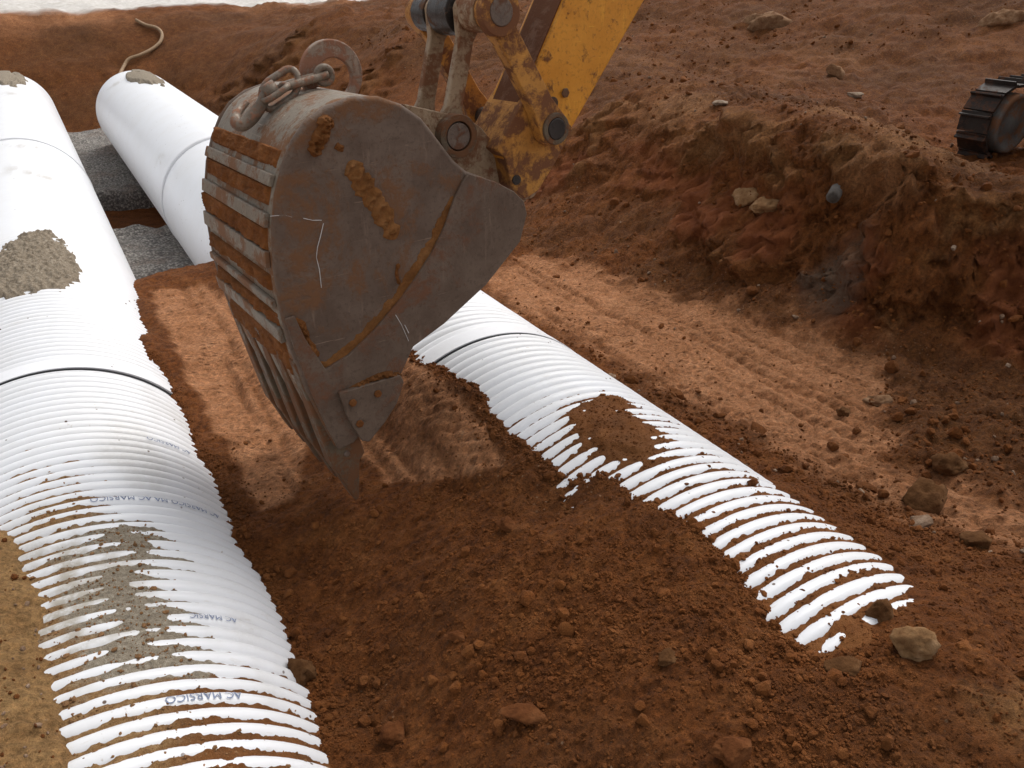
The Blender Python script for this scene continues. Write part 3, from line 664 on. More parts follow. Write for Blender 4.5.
# ------------------------------------------------------------------ clods and stones
import bmesh
def ico(sub, seed, sq=(1, 1, .75), rough=.3):
    bm = bmesh.new(); bmesh.ops.create_icosphere(bm, subdivisions=sub, radius=1)
    V = np.array([v.co[:] for v in bm.verts]); F = np.array([[v.index for v in q.verts] for q in bm.faces]); bm.free()
    k = 1+rough*fbm(V[:, 0]*1.3+seed*9, V[:, 1]*1.3, V[:, 2]*1.3+5.1, o=4, s=seed, g=.6)
    # facet: clip by random planes
    r_ = np.random.default_rng(seed)
    V = V*k[:, None]
    for _ in range(7):
        n = r_.normal(size=3); n /= np.linalg.norm(n); d = V@n; lim = .55+.3*r_.random()
        V = V-np.clip(d-lim, 0, None)[:, None]*n*.85
    return V*np.array(sq), F
TPL = [ico(2 if i < 5 else 1, 50+i) for i in range(10)]
def scatter(name, label, n, pick, smin, smax, mat, power=2.6, cat='soil'):
    Vs, Fs = [], []; b = 0
    xy = pick(n); n = len(xy); s = smin*(1-rng.random(n)*(1-(smin/smax)**power))**(-1/power)
    zz = tz(xy[:, 0], xy[:, 1])
    # the pipes' surface where clods would land on them
    for i in range(n):
        V, F = TPL[rng.integers(0, 5) if s[i] > .014 else rng.integers(5, 10)]
        a, c = rng.random()*6.28, rng.random()*6.28
        ca, sa = math.cos(a), math.sin(a); cc, sc = math.cos(c), math.sin(c)
        Rm = np.array([[ca, -sa, 0], [sa, ca, 0], [0, 0, 1]])@np.array([[1, 0, 0], [0, cc, -sc], [0, sc, cc]])
        Vs.append((V*(s[i]*(.75+.5*rng.random(3))))@Rm.T+np.array([xy[i, 0], xy[i, 1], zz[i]+s[i]*.25])); Fs.append(F+b); b += len(V)
    o = npmesh(name, np.concatenate(Vs), np.concatenate(Fs), mat, smooth=False); tag(o, label, cat, kind='stuff'); return o
M_CRUMB = mat_clod('dusty_crumb', 1.5, (1.1, 1.7, 3.2))
for P_, oc_, lab_ in CR:
    Vs, Fs = [], []; b = 0
    for i in range(len(P_)):
        V, F = TPL[rng.integers(5, 10)]; sz = .0022*(1-rng.random()*.985)**(-1/2.6); sz = min(sz, .016)
        a = rng.random()*6.28; ca, sa = math.cos(a), math.sin(a)
        Vs.append((V*sz*(.7+.6*rng.random(3)))@np.array([[ca, sa, 0], [-sa, ca, 0], [0, 0, 1]])+P_[i]+np.array([0, 0, sz*.3])); Fs.append(F+b); b += len(V)
    o = npmesh('soil_crumbs', np.concatenate(Vs), np.concatenate(Fs), M_CLOD if 'right' in lab_ else M_CRUMB, smooth=False)
    tag(o, 'small soil crumbs strewn over the '+('right' if 'right' in lab_ else 'left')+' pipe', 'soil', kind='stuff')
def offpipe(P): # soil surface visible there, i.e. above the pipe
    z = tz(P[:, 0], P[:, 1])
    ok = np.ones(len(P), bool)
    for xc, zc, ye in ((XL, ZL, 17.2), (XR, ZR, 15.3)):
        d = np.abs(P[:, 0]-xc); top = np.where(d < R, zc+np.sqrt(np.clip(R*R-d*d, 0, None)), -9)
        ok &= ~((top > z-.006) & (P[:, 1] < ye))
    return P[ok]
def pick_mound(n):
    r = 1.1*np.exp(rng.random(n*2)*math.log(3.6/1.1)); t = np.radians(-15+100*rng.random(n*2)); P = np.stack([r*np.sin(t), r*np.cos(t)], 1)
    P = offpipe(P); tn = sst(.1, -.1, np.minimum.reduce([polyd(P[:, 0], P[:, 1], q) for q in (P_tanL, P_tanM, P_tanR)]))
    dens = sst(-.3, .5, fbm(P[:, 0]*2.2, P[:, 1]*2.2, s=401)); dens = np.where(P[:, 0] < -.2, .06, .25+.75*dens)
    return P[(rng.random(len(P)) < dens*(1-.93*tn))][:n]
scatter('soil_clods', 'loose red brown clods and crumbs over the foreground soil', 26000, pick_mound, .0032, .030, M_CLOD, 3.1)
def pick_right(n):
    r = 2.6*np.exp(rng.random(n*2)*math.log(9/2.6)); t = np.radians(30+50*rng.random(n*2)); P = np.stack([r*np.sin(t), r*np.cos(t)], 1)
    P = offpipe(P[P[:, 0] > 2.2]); tn = sst(.1, -.1, polyd(P[:, 0], P[:, 1], P_tanR))
    return P[(rng.random(len(P)) < (1-.9*tn))][:n]
scatter('soil_clods', 'brown clods on the trench floor and bank at right', 7000, pick_right, .006, .05, M_CLOD, 2.7)
def pick_bench(n):
    P = np.stack([5+9*rng.random(n*3), 1+14*rng.random(n*3)], 1)
    d = sst(-.2, .5, fbm(P[:, 0]*.9, P[:, 1]*.9, s=411)); return P[rng.random(len(P)) < d][:n]
scatter('soil_clods', 'stony rubble scattered on the bench above the bank', 2400, pick_bench, .010, .060, M_CLOD, 2.4)
M_STONE = mat_rock('pale_stone', (.12, .065, .038), (.22, .14, .09), (.38, .28, .20))
scatter('loose_stones', 'small pale stones scattered over the bench and trench', 420, lambda n: np.concatenate([pick_bench(n//2), pick_right(n//2)]), .008, .035, M_STONE, 2.4, 'stones')
scatter('loose_stones', 'tiny pale stones in the ochre soil left of the pipe', 160, lambda n: offpipe(np.stack([-.3-.5*rng.random(n), 1.4+1.6*rng.random(n)], 1)), .004, .018, M_STONE, 2.4, 'stones')

def pick_contact(n):
    out = []
    for side, pl in (('L', [(147, 353), (170, 393), (200, 456), (223, 503), (237, 542), (267, 585), (293, 645), (313, 699), (325, 752)]), ('R', [(408, 348), (437, 364), (457, 378), (483, 389), (488, 414), (507, 433), (540, 453), (557, 476), (593, 474), (617, 476), (655, 501), (705, 529), (720, 537), (735, 567), (767, 602), (786, 636), (796, 651), (814, 657)])):
        C_ = crom([onpipe(*p, side, -1 if side == 'L' else 1)[:2] for p in pl], 12); C_ = np.array(C_)
        k = rng.integers(0, len(C_), n//2); out.append(C_[k]+np.stack([(1 if side == 'L' else -1)*np.abs(rng.normal(0, .035, n//2))-(.012 if side == 'L' else -.012), rng.normal(0, .02, n//2)], 1))
    return np.concatenate(out)
scatter('soil_clods', 'loose crumbs of soil banked along the edges of both pipes', 5000, pick_contact, .0032, .020, M_CLOD, 2.8)
M_R_OCH = mat_rock('ochre_rock', (.13, .062, .026), (.21, .115, .052), (.32, .20, .11))
M_R_RED = mat_rock('red_clod', (.07, .023, .008), (.12, .042, .014), (.18, .072, .028))
M_R_BRN = mat_rock('brown_clod', (.055, .024, .009), (.105, .047, .018), (.17, .088, .040))
M_R_PALE = mat_rock('pale_rock', (.18, .12, .08), (.28, .21, .15), (.40, .32, .25))
M_R_TAN = mat_rock('tan_rock', (.13, .06, .03), (.21, .115, .06), (.31, .19, .11))
def rock(px, py, w, hgt, mat, label, seed, on=None, name='rock', cat='rock', depth=None, rot=0, lift=.3, rough=.3):
    P = onpipe(px, py, on) if on else hit(px, py)
    d = (P-CAM)@FW; sx = w*d/f/2; sz = hgt*d/f/2*1.05
    V, F = ico(4, seed, (1, .85 if depth is None else depth, 1), rough)
    fine_ = 1+.05*fbm(V[:, 0]*6, V[:, 1]*6, V[:, 2]*6+3.3, o=3, s=seed)
    V = V*fine_[:, None]/np.abs(V).max(0)
    V = V*np.array([sx, sx*(.85 if depth is None else depth), sz])
    ca, sa = math.cos(rot), math.sin(rot); V = np.stack([V[:, 0]*ca+V[:, 2]*sa, V[:, 1], -V[:, 0]*sa+V[:, 2]*ca], 1)
    ca, sa = math.cos(yaw), math.sin(yaw); V = np.stack([V[:, 0]*ca+V[:, 1]*sa, -V[:, 0]*sa+V[:, 1]*ca, V[:, 2]], 1)
    o = npmesh(name, V, F, mat); o.location = P+np.array([0, 0, sz*lift])
    return tag(o, label, cat)
rock(300, 674, 34, 34, M_R_BRN, 'brown clay lump lying at the right edge of the left pipe', 601, 'L', cat='clod', name='clay_lump', rough=.45)
rock(881, 616, 32, 30, M_R_BRN, 'dark brown clod sitting on the last visible ribs of the right pipe', 602, 'R', cat='clod', name='clay_lump')
rock(911, 648, 46, 36, M_R_OCH, 'rounded ochre rock just past the buried end of the right pipe', 603, rot=-.3)
rock(761, 587, 32, 24, M_R_RED, 'red clod against the left edge of right pipe near its ribs', 604, cat='clod', name='clay_lump')
rock(924, 508, 52, 40, M_R_BRN, 'large rough brown boulder on the trench floor right of the tan strip', 605, rough=.4)
rock(950, 470, 34, 28, M_R_BRN, 'brown clod behind the large boulder at right', 606, cat='clod', name='clay_lump')
rock(880, 403, 34, 14, M_R_TAN, 'flat pale tan slab on the dark soil below the bank', 607, depth=.6)
rock(844, 414, 15, 12, M_R_BRN, 'small dark stone on the tan strip left of flat slab', 608)
rock(457, 638, 28, 12, M_R_RED, 'small flat red slab in the middle of the loose mound', 609, cat='clod', name='clay_lump', depth=.5)
rock(524, 716, 54, 16, M_R_RED, 'long flat brown slab near bottom centre of the mound', 610, depth=.5, rot=.12)
rock(508, 526, 24, 16, M_R_RED, 'rounded red clod at the top of the mound below the bucket', 611, cat='clod', name='clay_lump')
rock(733, 752, 50, 34, M_R_RED, 'big red clod at the bottom edge of the foreground', 612, cat='clod', name='clay_lump', rough=.4)
rock(845, 668, 46, 18, M_R_BRN, 'low brown lump partly buried below the end of right pipe', 613, lift=0, depth=.6)
rock(766, 24, 56, 24, M_R_TAN, 'broad pale rock on the upper slope above the bench', 614, depth=.6, rot=-.2, lift=-.1)
rock(836, 76, 26, 14, M_R_TAN, 'long tan stone on the slope right of the pale rock', 615, rot=.5, depth=.5)
rock(748, 197, 38, 20, M_R_OCH, 'tan block sticking out of the bank face, upper of two', 616, rot=-.2, depth=1.2, lift=0)
rock(766, 205, 34, 15, M_R_OCH, 'tan block sticking out of the bank face, lower right one', 617, rot=-.2, depth=1.2, lift=0)
rock(999, 20, 46, 24, M_R_TAN, 'tan slab high on the slope in the upper right corner', 618, rot=-.3, depth=.6, lift=-.2)
rock(855, 96, 18, 8, M_R_PALE, 'small whitish stone on the bench above the crest', 619, depth=.6)
rock(752, 484, 12, 11, M_R_RED, 'small red crumb on the ribs midway down right pipe', 620, 'R', cat='clod', name='clay_lump')
rock(720, 104, 16, 8, M_R_PALE, 'small grey stone on the bank crest left of the light ridge', 621)
rock(668, 660, 22, 14, M_R_BRN, 'small brown stone in the loose soil left of right pipe end', 622)
rock(395, 735, 30, 18, M_R_RED, 'red clod in the hollow between left pipe and mound', 623, cat='clod', name='clay_lump')
rock(976, 545, 30, 22, M_R_BRN, 'brown clod below the large boulder at the right edge', 624, cat='clod', name='clay_lump')

# broken drain pipe in the bank
P = hit(836, 194); d1 = np.array([-.78, -.42, -.22]); d1 /= np.linalg.norm(d1)
mb = MB(); tip = P+d1*.09+np.array([0, 0, .02]); mb.tube([tip-d1*.6, tip], .042, 24, caps=False)
mb.tube([tip, tip-d1*.3], .034, 24, caps=True)
rv = len(mb.V); mb.F += [(24+k, 24+(k+1) % 24, 48+(k+1) % 24, 48+k) for k in range(24)]
o = mb.build('drain_pipe', M_DRAIN, smooth=True); tag(o, 'broken grey drain pipe sticking out of the brown bank', 'drain pipe')
# hose hanging down the end wall
pts = []
for px, py in [(136, 20), (146, 25), (157, 28), (162, 34), (160, 42), (152, 49), (140, 55), (129, 59), (124, 66), (118, 78), (112, 88)]:
    p = hit(px, py); r = ray(px, py); r /= np.linalg.norm(r); pts.append(p-r*.12)
mb = MB(); mb.tube(crom(pts, 6), .034, 10); o = mb.build('hose', M_HOSE, smooth=True); tag(o, 'tan hose curling down the brown end wall behind the far pipe end', 'hose')

# ------------------------------------------------------------------ excavator
n = ray(-76, 20); n /= np.linalg.norm(n)
e1 = np.cross(n, [0, 0, 1]); e1 /= np.linalg.norm(e1); e2 = np.cross(e1, n)
KS = .91
P0 = aty(355, 500, 2.75*KS)
def ab(px, py, w=0.):
    r = ray(px, py); o_ = P0+n*(w*KS); P = CAM+r*(((o_-CAM)@n)/(r@n)); q = P-P0; return np.array([q@e1, q@e2])/KS
def W(p, w): return P0+(e1*p[0]+e2*p[1]+n*w)*KS
BW = .885
EXC = empty('excavator', (8.6, 3.05, 1.62)); bpy.context.view_layer.update()
tag(EXC, 'yellow tracked excavator with mud caked bucket hanging between the two pipe lines', 'excavator')
EL = Vector(EXC.location)
def put(o):  # geometry is in world coordinates; child of an object at the excavator's base
    o.location = -EL; return o
def prism(name, poly, w0, w1, mat, parent=EXC, bevel=.006, seg=2):
    nP = len(poly); V = [W(p, w0) for p in poly]+[W(p, w1) for p in poly]
    F = [tuple(range(nP)), tuple(range(nP, 2*nP))]+[(i, (i+1) % nP, nP+(i+1) % nP, nP+i) for i in range(nP)]
    o = pymesh(name, V, F, mat, parent, bevel=bevel, seg=seg)
    if parent is EXC: put(o)
    return o
def cyl(name, p, w0, w1, r, mat, parent=EXC, r2=None, nseg=32, bevel=.004):
    return prism(name, [p+np.array([math.cos(t), math.sin(t)])*r for t in np.linspace(0, 2*math.pi, nseg, endpoint=False)], w0, w1, mat, parent, bevel)
# --- bucket shell
side_px = [(520, 200), (523, 212), (516, 240), (482, 284), (440, 322), (410, 345), (398, 372), (372, 415), (350, 440), (334, 447), (322, 425), (304, 390), (288, 345), (279, 310), (273, 270), (271, 230), (274, 195), (281, 165), (291, 140), (303, 122), (322, 107), (350, 96), (377, 96), (400, 104), (420, 118), (437, 140), (452, 160), (465, 171), (490, 180), (510, 190)]
side = [ab(*p) for p in side_px]
body = prism('bucket', side, -.022, .02, M_BUCKET, bevel=.016, seg=3)
body['label'] = 'mud caked steel digging bucket, teeth down'
def bp(o): return o      # children of the bucket share its coordinates
prism('side_plate', [p for p in side], BW-.02, BW+.022, M_BUCKET, body, bevel=.016)
prof_px = [(465, 171), (452, 160), (437, 140), (420, 118), (400, 104), (377, 96), (350, 96), (322, 107), (303, 122), (291, 140), (281, 165), (274, 195), (271, 230), (273, 270), (279, 310), (288, 345), (304, 390), (322, 425), (334, 447)]
prof = crom([ab(*p) for p in prof_px], 5)
V = []; F = []; nw = 2
pa = np.array(prof); tg = np.gradient(pa, axis=0); tg /= np.linalg.norm(tg, axis=1)[:, None]; nr = np.stack([-tg[:, 1], tg[:, 0]], 1)   # left of travel = inside
if (nr[20]@(np.mean(pa, 0)-pa[20])) < 0: nr = -nr
ws = [.018, .03, .05]+list(np.linspace(.1, BW-.1, 14))+[BW-.05, BW-.03, BW-.018]
inn = pa+nr*.03
for w in ws:
    off = .006 if w in (ws[0], ws[-1]) else 0
    for p, q in zip(pa, nr): V.append(W(p+q*(off+.004), w))
m_ = len(pa)
for i in range(len(ws)-1):
    for j in range(m_-1): F.append((i*m_+j, i*m_+j+1, (i+1)*m_+j+1, (i+1)*m_+j))
b0 = len(V)
for w in (ws[0], ws[-1]):
    for p in inn: V.append(W(p, w))
for j in range(m_-1): F.append((b0+j, b0+m_+j, b0+m_+j+1, b0+j+1))
F.append((0+m_-1, b0+m_-1, b0+2*m_-1, (len(ws)-1)*m_+m_-1)); F.append((0, (len(ws)-1)*m_, b0+m_, b0))
shell = pymesh('bucket_shell', V, F, M_WEAR, body, smooth=True)
# profile length parameter helpers
cum = np.concatenate([[0], np.cumsum(np.linalg.norm(np.diff(pa, axis=0), axis=1))])
def near_s(px, py): q = ab(px, py); return cum[np.argmin(np.linalg.norm(pa-q, axis=1))]
def at_s(s): return np.array([np.interp(s, cum, pa[:, 0]), np.interp(s, cum, pa[:, 1])]), np.array([np.interp(s, cum, nr[:, 0]), np.interp(s, cum, nr[:, 1])])
def strip(name, s0, s1, w0, w1, h0, h1, mat, parent, bevel=.004, na=6):
    outer = []; inner = []
    for s in np.linspace(s0, s1, na):
        p, q = at_s(s); outer.append(p-q*h1); inner.append(p-q*h0)
    return prism(name, outer+inner[::-1], w0, w1, mat, parent, bevel)
stripes = [((282, 175), (279, 189)), ((274, 216), (272, 230)), ((273, 257), (274, 271)), ((279, 298), (282, 309)), ((287, 331), (291, 342))]
for k, (a, b) in enumerate(stripes):
    strip('wear_strip', near_s(*a), near_s(*b), .03, BW-.02, -.004, .016, M_WEAR, shell)
# caked mud between the strips: lumpy sheets following the shell
def mud_sheet(name, s0, s1, w0, w1, hmax, seed, parent, nu=44, nv=130, off=0., cover=.0):
    Sg, Wg = np.meshgrid(np.linspace(s0, s1, nu), np.linspace(w0, w1, nv), indexing='ij')
    hh = hmax*(.55+.5*fbm(Sg*24, Wg*14, o=5, s=seed, g=.6)+cover)
    ed = np.minimum.reduce([sst(s0, s0+.012, Sg), sst(s1, s1-.012, Sg), sst(w0, w0+.03, Wg), sst(w1, w1-.02, Wg)])
    hh = hh*ed-(1-ed)*.012
    P_ = np.stack([np.interp(Sg, cum, pa[:, 0]), np.interp(Sg, cum, pa[:, 1])], -1); Q_ = np.stack([np.interp(Sg, cum, nr[:, 0]), np.interp(Sg, cum, nr[:, 1])], -1)
    P_ = P_-Q_*(hh+off)[..., None]
    V = P0+(P_[..., :1]*e1+P_[..., 1:]*e2+Wg[..., None]*n)*KS
    o = npmesh(name, V, gridfaces(nu, nv), M_MUD, parent); return o
gaps = [((290, 142), (282, 170)), ((278, 189), (274, 211)), ((272, 232), (273, 253)), ((274, 274), (279, 295)), ((282, 313), (287, 329)), ((291, 344), (301, 376))]
for k, (a, b) in enumerate(gaps):
    s0, s1 = near_s(*a), near_s(*b)
    if k == 0: s0 = s1-.07
    mud_sheet('caked_mud', s0-.004, s1+.004, .035, BW-.02 if k < 5 else BW-.1, .017, 700+k, shell, cover=(-.28 if k == 0 else (.05 if k < 5 else -.1)))
# --- reinforcement plate on the cutting edge of the side
over_px = [(464, 172), (490, 180), (509, 190), (519, 200), (522, 212), (515, 240), (481, 283), (440, 321), (409, 344), (397, 371), (371, 414), (350, 439), (335, 446), (324, 425), (308, 390), (291, 346), (282, 316), (291, 313), (302, 336), (322, 366), (345, 352), (370, 328), (394, 300), (412, 275), (428, 250), (440, 225), (450, 197), (458, 180)]
over = prism('cutting_edge_plate', [ab(*p) for p in over_px], -.040, -.0225, M_OVER, body, bevel=.005)
def side_mud(name, pts, wid, hgt, seed, parent, wbase=-.024, mat=M_SMUD, n_=110, coil=0):
    pts = np.array(crom([ab(*p) for p in pts], max(2, n_//max(1, len(pts)-1)))); L = len(pts); tg_ = np.gradient(pts, axis=0); tg_ /= np.linalg.norm(tg_, axis=1)[:, None]+1e-9
    pr = np.stack([-tg_[:, 1], tg_[:, 0]], 1); m2 = 15; t = np.linspace(-1, 1, m2)
    u = np.linspace(0, 1, L); cumL = np.concatenate([[0], np.cumsum(np.linalg.norm(np.diff(pts, axis=0), axis=1))])
    Vv = np.zeros((L, m2, 3))
    for i in range(L):
        w_i = wid*(1+.35*float(vnoise(cumL[i]*28, 1.5, s=seed))+.30*float(vnoise(cumL[i]*90, 2.5, s=seed)))*min(1, (min(u[i], 1-u[i])*8)**.5+.05)
        for j in range(m2):
            q = pts[i]+pr[i]*t[j]*w_i
            hh = hgt*(1-t[j]**2)**.6*(.6+.4*float(vnoise(q[0]*60, q[1]*60, s=seed+1))+.35*float(vnoise(q[0]*140, q[1]*140, s=seed+2)))
            if coil: hh *= .62+.5*math.sin(cumL[i]*2*math.pi/.05+t[j]*1.9)
            hh = hh*min(1, min(u[i], 1-u[i])*14)
            Vv[i, j] = W(q, wbase-hh+ (.004 if abs(t[j]) > .99 else 0))
    return npmesh(name, Vv, gridfaces(L, m2), mat, parent)
side_mud('caked_mud', [(303, 363), (322, 364), (345, 350), (370, 326), (394, 298), (412, 272), (427, 248), (439, 222), (450, 195)], .026, .006, 801, body, mat=M_CLAY)
side_mud('caked_mud', [(347, 160), (357, 178), (372, 200), (383, 218), (393, 238)], .040, .018, 802, body, coil=1, mat=M_CLAY)
side_mud('caked_mud', [(324, 114), (322, 128), (315, 142), (311, 156)], .030, .026, 803, body)
side_mud('caked_mud', [(333, 144), (337, 147), (341, 148)], .012, .010, 807, body)
side_mud('caked_mud', [(290, 318), (300, 325), (306, 340), (316, 355)], .016, .014, 804, body)
side_mud('caked_mud', [(396, 262), (394, 272), (397, 283)], .009, .008, 805, body)
def scratch(pts, wd, w=-.0236):
    P_ = [ab(*p) for p in pts]; mb_ = MB(); mb_.tube([W(p, w) for p in P_], [wd*(.5+.5*random.random()) for _ in P_], 5); return mb_.build('scratch_mark', M_SCR, body)
scratch([(301, 217), (310, 219), (319, 219)], .0018); scratch([(321, 222), (318, 235), (315, 246), (314, 256), (317, 268), (319, 286)], .0022)
scratch([(391, 312), (397, 322), (404, 338)], .0018, -.0415); scratch([(400, 322), (404, 330)], .0018, -.0415); scratch([(268, 215), (283, 214), (290, 216)], .0016, -.021)
# --- side cutter with three bolts
sc = prism('side_cutter', [ab(*p, -.05) for p in [(338, 392), (399, 374), (403, 381), (396, 402), (384, 421), (368, 441), (361, 440), (346, 415)]], -.064, -.0405, M_OVER, body, bevel=.005)
for p in [(352, 402), (377, 393), (359, 423)]: cyl('bolt', ab(*p, -.06), -.076, -.062, .017, M_MUD, sc, nseg=6)
side_mud('caked_mud', [(340, 391), (360, 379), (382, 371), (398, 372)], .014, .03, 806, body, wbase=-.038)
# --- teeth
lip = [ab(322, 425), ab(334, 447)]
tdir = (ab(355, 500)-ab(312, 405)); tdir /= np.linalg.norm(tdir); tn_ = np.array([-tdir[1], tdir[0]])
tip0 = ab(355, 500); L_t = np.linalg.norm(tip0-ab(312, 405))
if tn_[0] < 0: tn_ = -tn_
for k in range(5):
    w = .0+k*(BW-.09)/4-.01
    dl = [0, -.015, .01, -.008, .012][k]
    base = tip0-tdir*(L_t+.20)
    t_ = tip0+tdir*dl
    poly = [base+tn_*.0, base+tn_*.05, t_-tdir*.34+tn_*.125, t_-tdir*.19+tn_*.118, t_-tdir*.17+tn_*.085, t_+tn_*.018, t_+tn_*.0, t_-tdir*.17-tn_*.022, t_-tdir*.2-tn_*.03, t_-tdir*.36-tn_*.022]
    ad = prism('tooth', poly, w, w+.095, M_TOOTH, body, bevel=.012, seg=3)
    strip_c = t_-tdir*.18
    cyl('tooth_pin', t_-tdir*.235+tn_*.045, w-.008, w+.103, .013, M_PIN, ad, nseg=10)
# --- hinge ears and pins
earpoly_px = [(404, 104), (440, 112), (468, 118), (482, 128), (496, 146), (512, 166), (530, 176), (533, 192), (524, 203), (505, 205), (462, 190), (420, 140)]
for w in (.25, .56):
    sh_ = [ab(*p, .25) for p in earpoly_px]
    prism('hinge_plate', sh_, w, w+.04, M_TOOTH if w > .3 else M_LINK, body, bevel=.005)
B = ab(457, 136, .22); A2 = ab(524, 184, .25); T = ab(495, 12, .10); I2 = ab(546, 127, .15)
def ringm(name, p, w0, w1, r0, r1, mat, parent=EXC, nseg=36):
    V = []; F = []
    for w, r in ((w0, r1), (w0, r0), (w1, r0), (w1, r1)):
        V += [W(p+np.array([math.cos(t), math.sin(t)])*r, w) for t in np.linspace(0, 2*math.pi, nseg, endpoint=False)]
    for a in range(4):
        b = (a+1) % 4
        F += [(a*nseg+k, a*nseg+(k+1) % nseg, b*nseg+(k+1) % nseg, b*nseg+k) for k in range(nseg)]
    o = pymesh(name, V, F, mat, parent, bevel=.003)
    if parent is EXC: put(o)
    return o
ringm('pin_boss', B, .20, .27, .060, .088, M_TOOTH, body); cyl('hinge_pin', B, .205, .64, .055, M_PIN, body)
cyl('hinge_pin', A2, .20, .66, .035, M_GREASE, body); ringm('pin_boss', A2, .215, .26, .036, .062, M_LINK, body)
# lifting eye welded on the bucket back
ep = ab(331, 74, .44); 
arc = [ep+np.array([math.cos(t), math.sin(t)])*.128 for t in np.linspace(math.radians(-62), math.radians(205), 40)]
arc2 = [ep+np.array([.008, -.012])+np.array([math.cos(t), math.sin(t)])*.072 for t in np.linspace(math.radians(205), math.radians(-62), 40)]
eye = prism('lifting_eye', arc+arc2, .42, .455, M_RING, body, bevel=.006)
# --- chain with hook lying on the bucket (a thing of its own)
def onshell(px, py, w, lift=.02):
    p = ab(px, py, w); return W(p, w)
ch = empty('lifting_chain', W(ab(270, 95, .40), .40)); tag(ch, 'rusty chain and hook draped over the back of the bucket', 'chain'); bpy.context.view_layer.update()
def chp(mb_, nm): o = mb_.build(nm, M_CHAIN, ch, smooth=True); o.location = -Vector(ch.location); return o
def link_loop(c, dx, dn, L_, Wd, r, nm='chain_link'):
    L_, Wd, r = L_*KS, Wd*KS, r*KS
    pts = []
    for t in np.linspace(0, 2*math.pi, 28):
        cx = math.cos(t); sx_ = math.sin(t)
        pts.append(c+dx*(cx*Wd+(L_-Wd)*(1 if cx > .02 else (-1 if cx < -.02 else 0)))+dn*sx_*Wd)
    mb_ = MB(); mb_.tube(pts, r, 10, caps=False); return chp(mb_, nm)
c_eye = W(ab(323, 75, .38), .38); c_a = W(ab(283, 87, .38), .38); c_b = W(ab(268, 93, .38), .38)
# shackle: two parallel bars from a round eye
mb = MB(); dz_ = (c_a-c_eye); dz_ /= np.linalg.norm(dz_)
for s_ in (-.02, .02): mb.tube(crom([c_eye-dz_*.01+n*s_, c_eye+dz_*.08+n*s_*1.2, c_a+n*s_*1.0], 5), .014, 10)
chp(mb, 'shackle')
t_ = np.linspace(0, 2*math.pi, 26); mb = MB(); mb.tube([c_eye+e1*math.cos(t)*.026+e2*math.sin(t)*.026-n*.012 for t in t_], .013, 10, caps=False); chp(mb, 'shackle_eye')
dirc = W(ab(296, 78, .40), .40)-W(ab(268, 97, .40), .40); dirc /= np.linalg.norm(dirc); upc = np.cross(n, dirc); 
link_loop(W(ab(280, 89, .38), .38), dirc, e2*.9+n*.35, .085, .052, .013)
link_loop(W(ab(275, 93, .35), .35), np.array(dirc), n, .055, .034, .012)
mb = MB(); mb.tube([W(ab(276, 88, .36), .36), W(ab(264, 95, .36), .36)], [.030, .028], 14); chp(mb, 'swivel')
hk = [(266, 94), (262, 103), (256, 112), (249, 120), (242, 125), (236, 123), (236, 115), (241, 108), (247, 102)]
wv = [.36, .36, .36, .36, .36, .37, .40, .43, .45]
hp = crom([W(ab(*p, w), w) for p, w in zip(hk, wv)], 6); rs_ = [float(np.interp(i/len(hp), [0, .3, .55, 1], [.018, .024, .022, .010])) for i in range(len(hp))]
mb = MB(); mb.tube(hp, rs_, 12); chp(mb, 'hook')

# --- stick, links, boom
def bar(name, p, q, r0, r1, w0, w1, mat, parent=EXC, bevel=.006, waist=.8):
    d = (q-p)/np.linalg.norm(q-p); s = np.array([-d[1], d[0]]); a0 = math.atan2(s[1], s[0]); P_ = []
    for t in np.linspace(0, math.pi, 12): P_.append(p+r0*np.array([math.cos(a0+t), math.sin(a0+t)]))
    P_.append(p-s*r0*waist+d*r0*1.5); P_.append(q-s*r1*waist-d*r1*1.5)
    for t in np.linspace(math.pi, 2*math.pi, 12): P_.append(q+r1*np.array([math.cos(a0+t), math.sin(a0+t)]))
    P_.append(q+s*r1*waist-d*r1*1.5); P_.append(p+s*r0*waist+d*r0*1.5)
    return prism(name, P_, w0, w1, mat, parent, bevel)
idl = bar('side_link', T, I2, .070, .075, .085, .15, M_YELD, waist=.72)
idl['label'] = 'dirty yellow side link'
bar('side_link', T, I2, .070, .075, .67, .735, M_YELD, waist=.72)
ringm('pin_boss', T, .055, .10, .05, .088, M_YELD, idl); cyl('pin', T, .05, .76, .052, M_PIN)
ringm('pin_boss', I2, .07, .088, .045, .066, M_TOOTH, idl); cyl('pin', I2, .066, .75, .044, M_GREASE)
cyl('pin_collar', T, .148, .265, .075, M_LINK); cyl('pin_collar', T, .335, .50, .088, M_GREASE); cyl('pin_collar', T, .555, .67, .075, M_GREASE)
hb1 = bar('bucket_link', T, B, .07, .075, .275, .315, M_LINK, waist=.5); hb2 = bar('bucket_link', T, B, .07, .075, .515, .555, M_LINK, waist=.5)
# cylinder: rod eye on pin T, rod and barrel going up along the stick
up = ab(600, -420, .42)
sd = ab(645, 0, .16)-ab(560, 150, .16); sd /= np.linalg.norm(sd); sn = np.array([-sd[1], sd[0]])
if sn[0] > 0: sn = -sn
rodend = T+sd*2.1+sn*.02
mb = MB(); mb.tube([W(T, .42), W(T+(rodend-T)*.42, .42)], .042, 20); put(mb.build('cylinder_rod', M_PIN, EXC, smooth=True))
mb = MB(); mb.tube([W(T+(rodend-T)*.40, .42), W(T+(rodend-T)*.41, .42), W(rodend, .42)], [.07, .08, .08], 24); put(mb.build('cylinder_barrel', M_YELD, EXC, smooth=True))
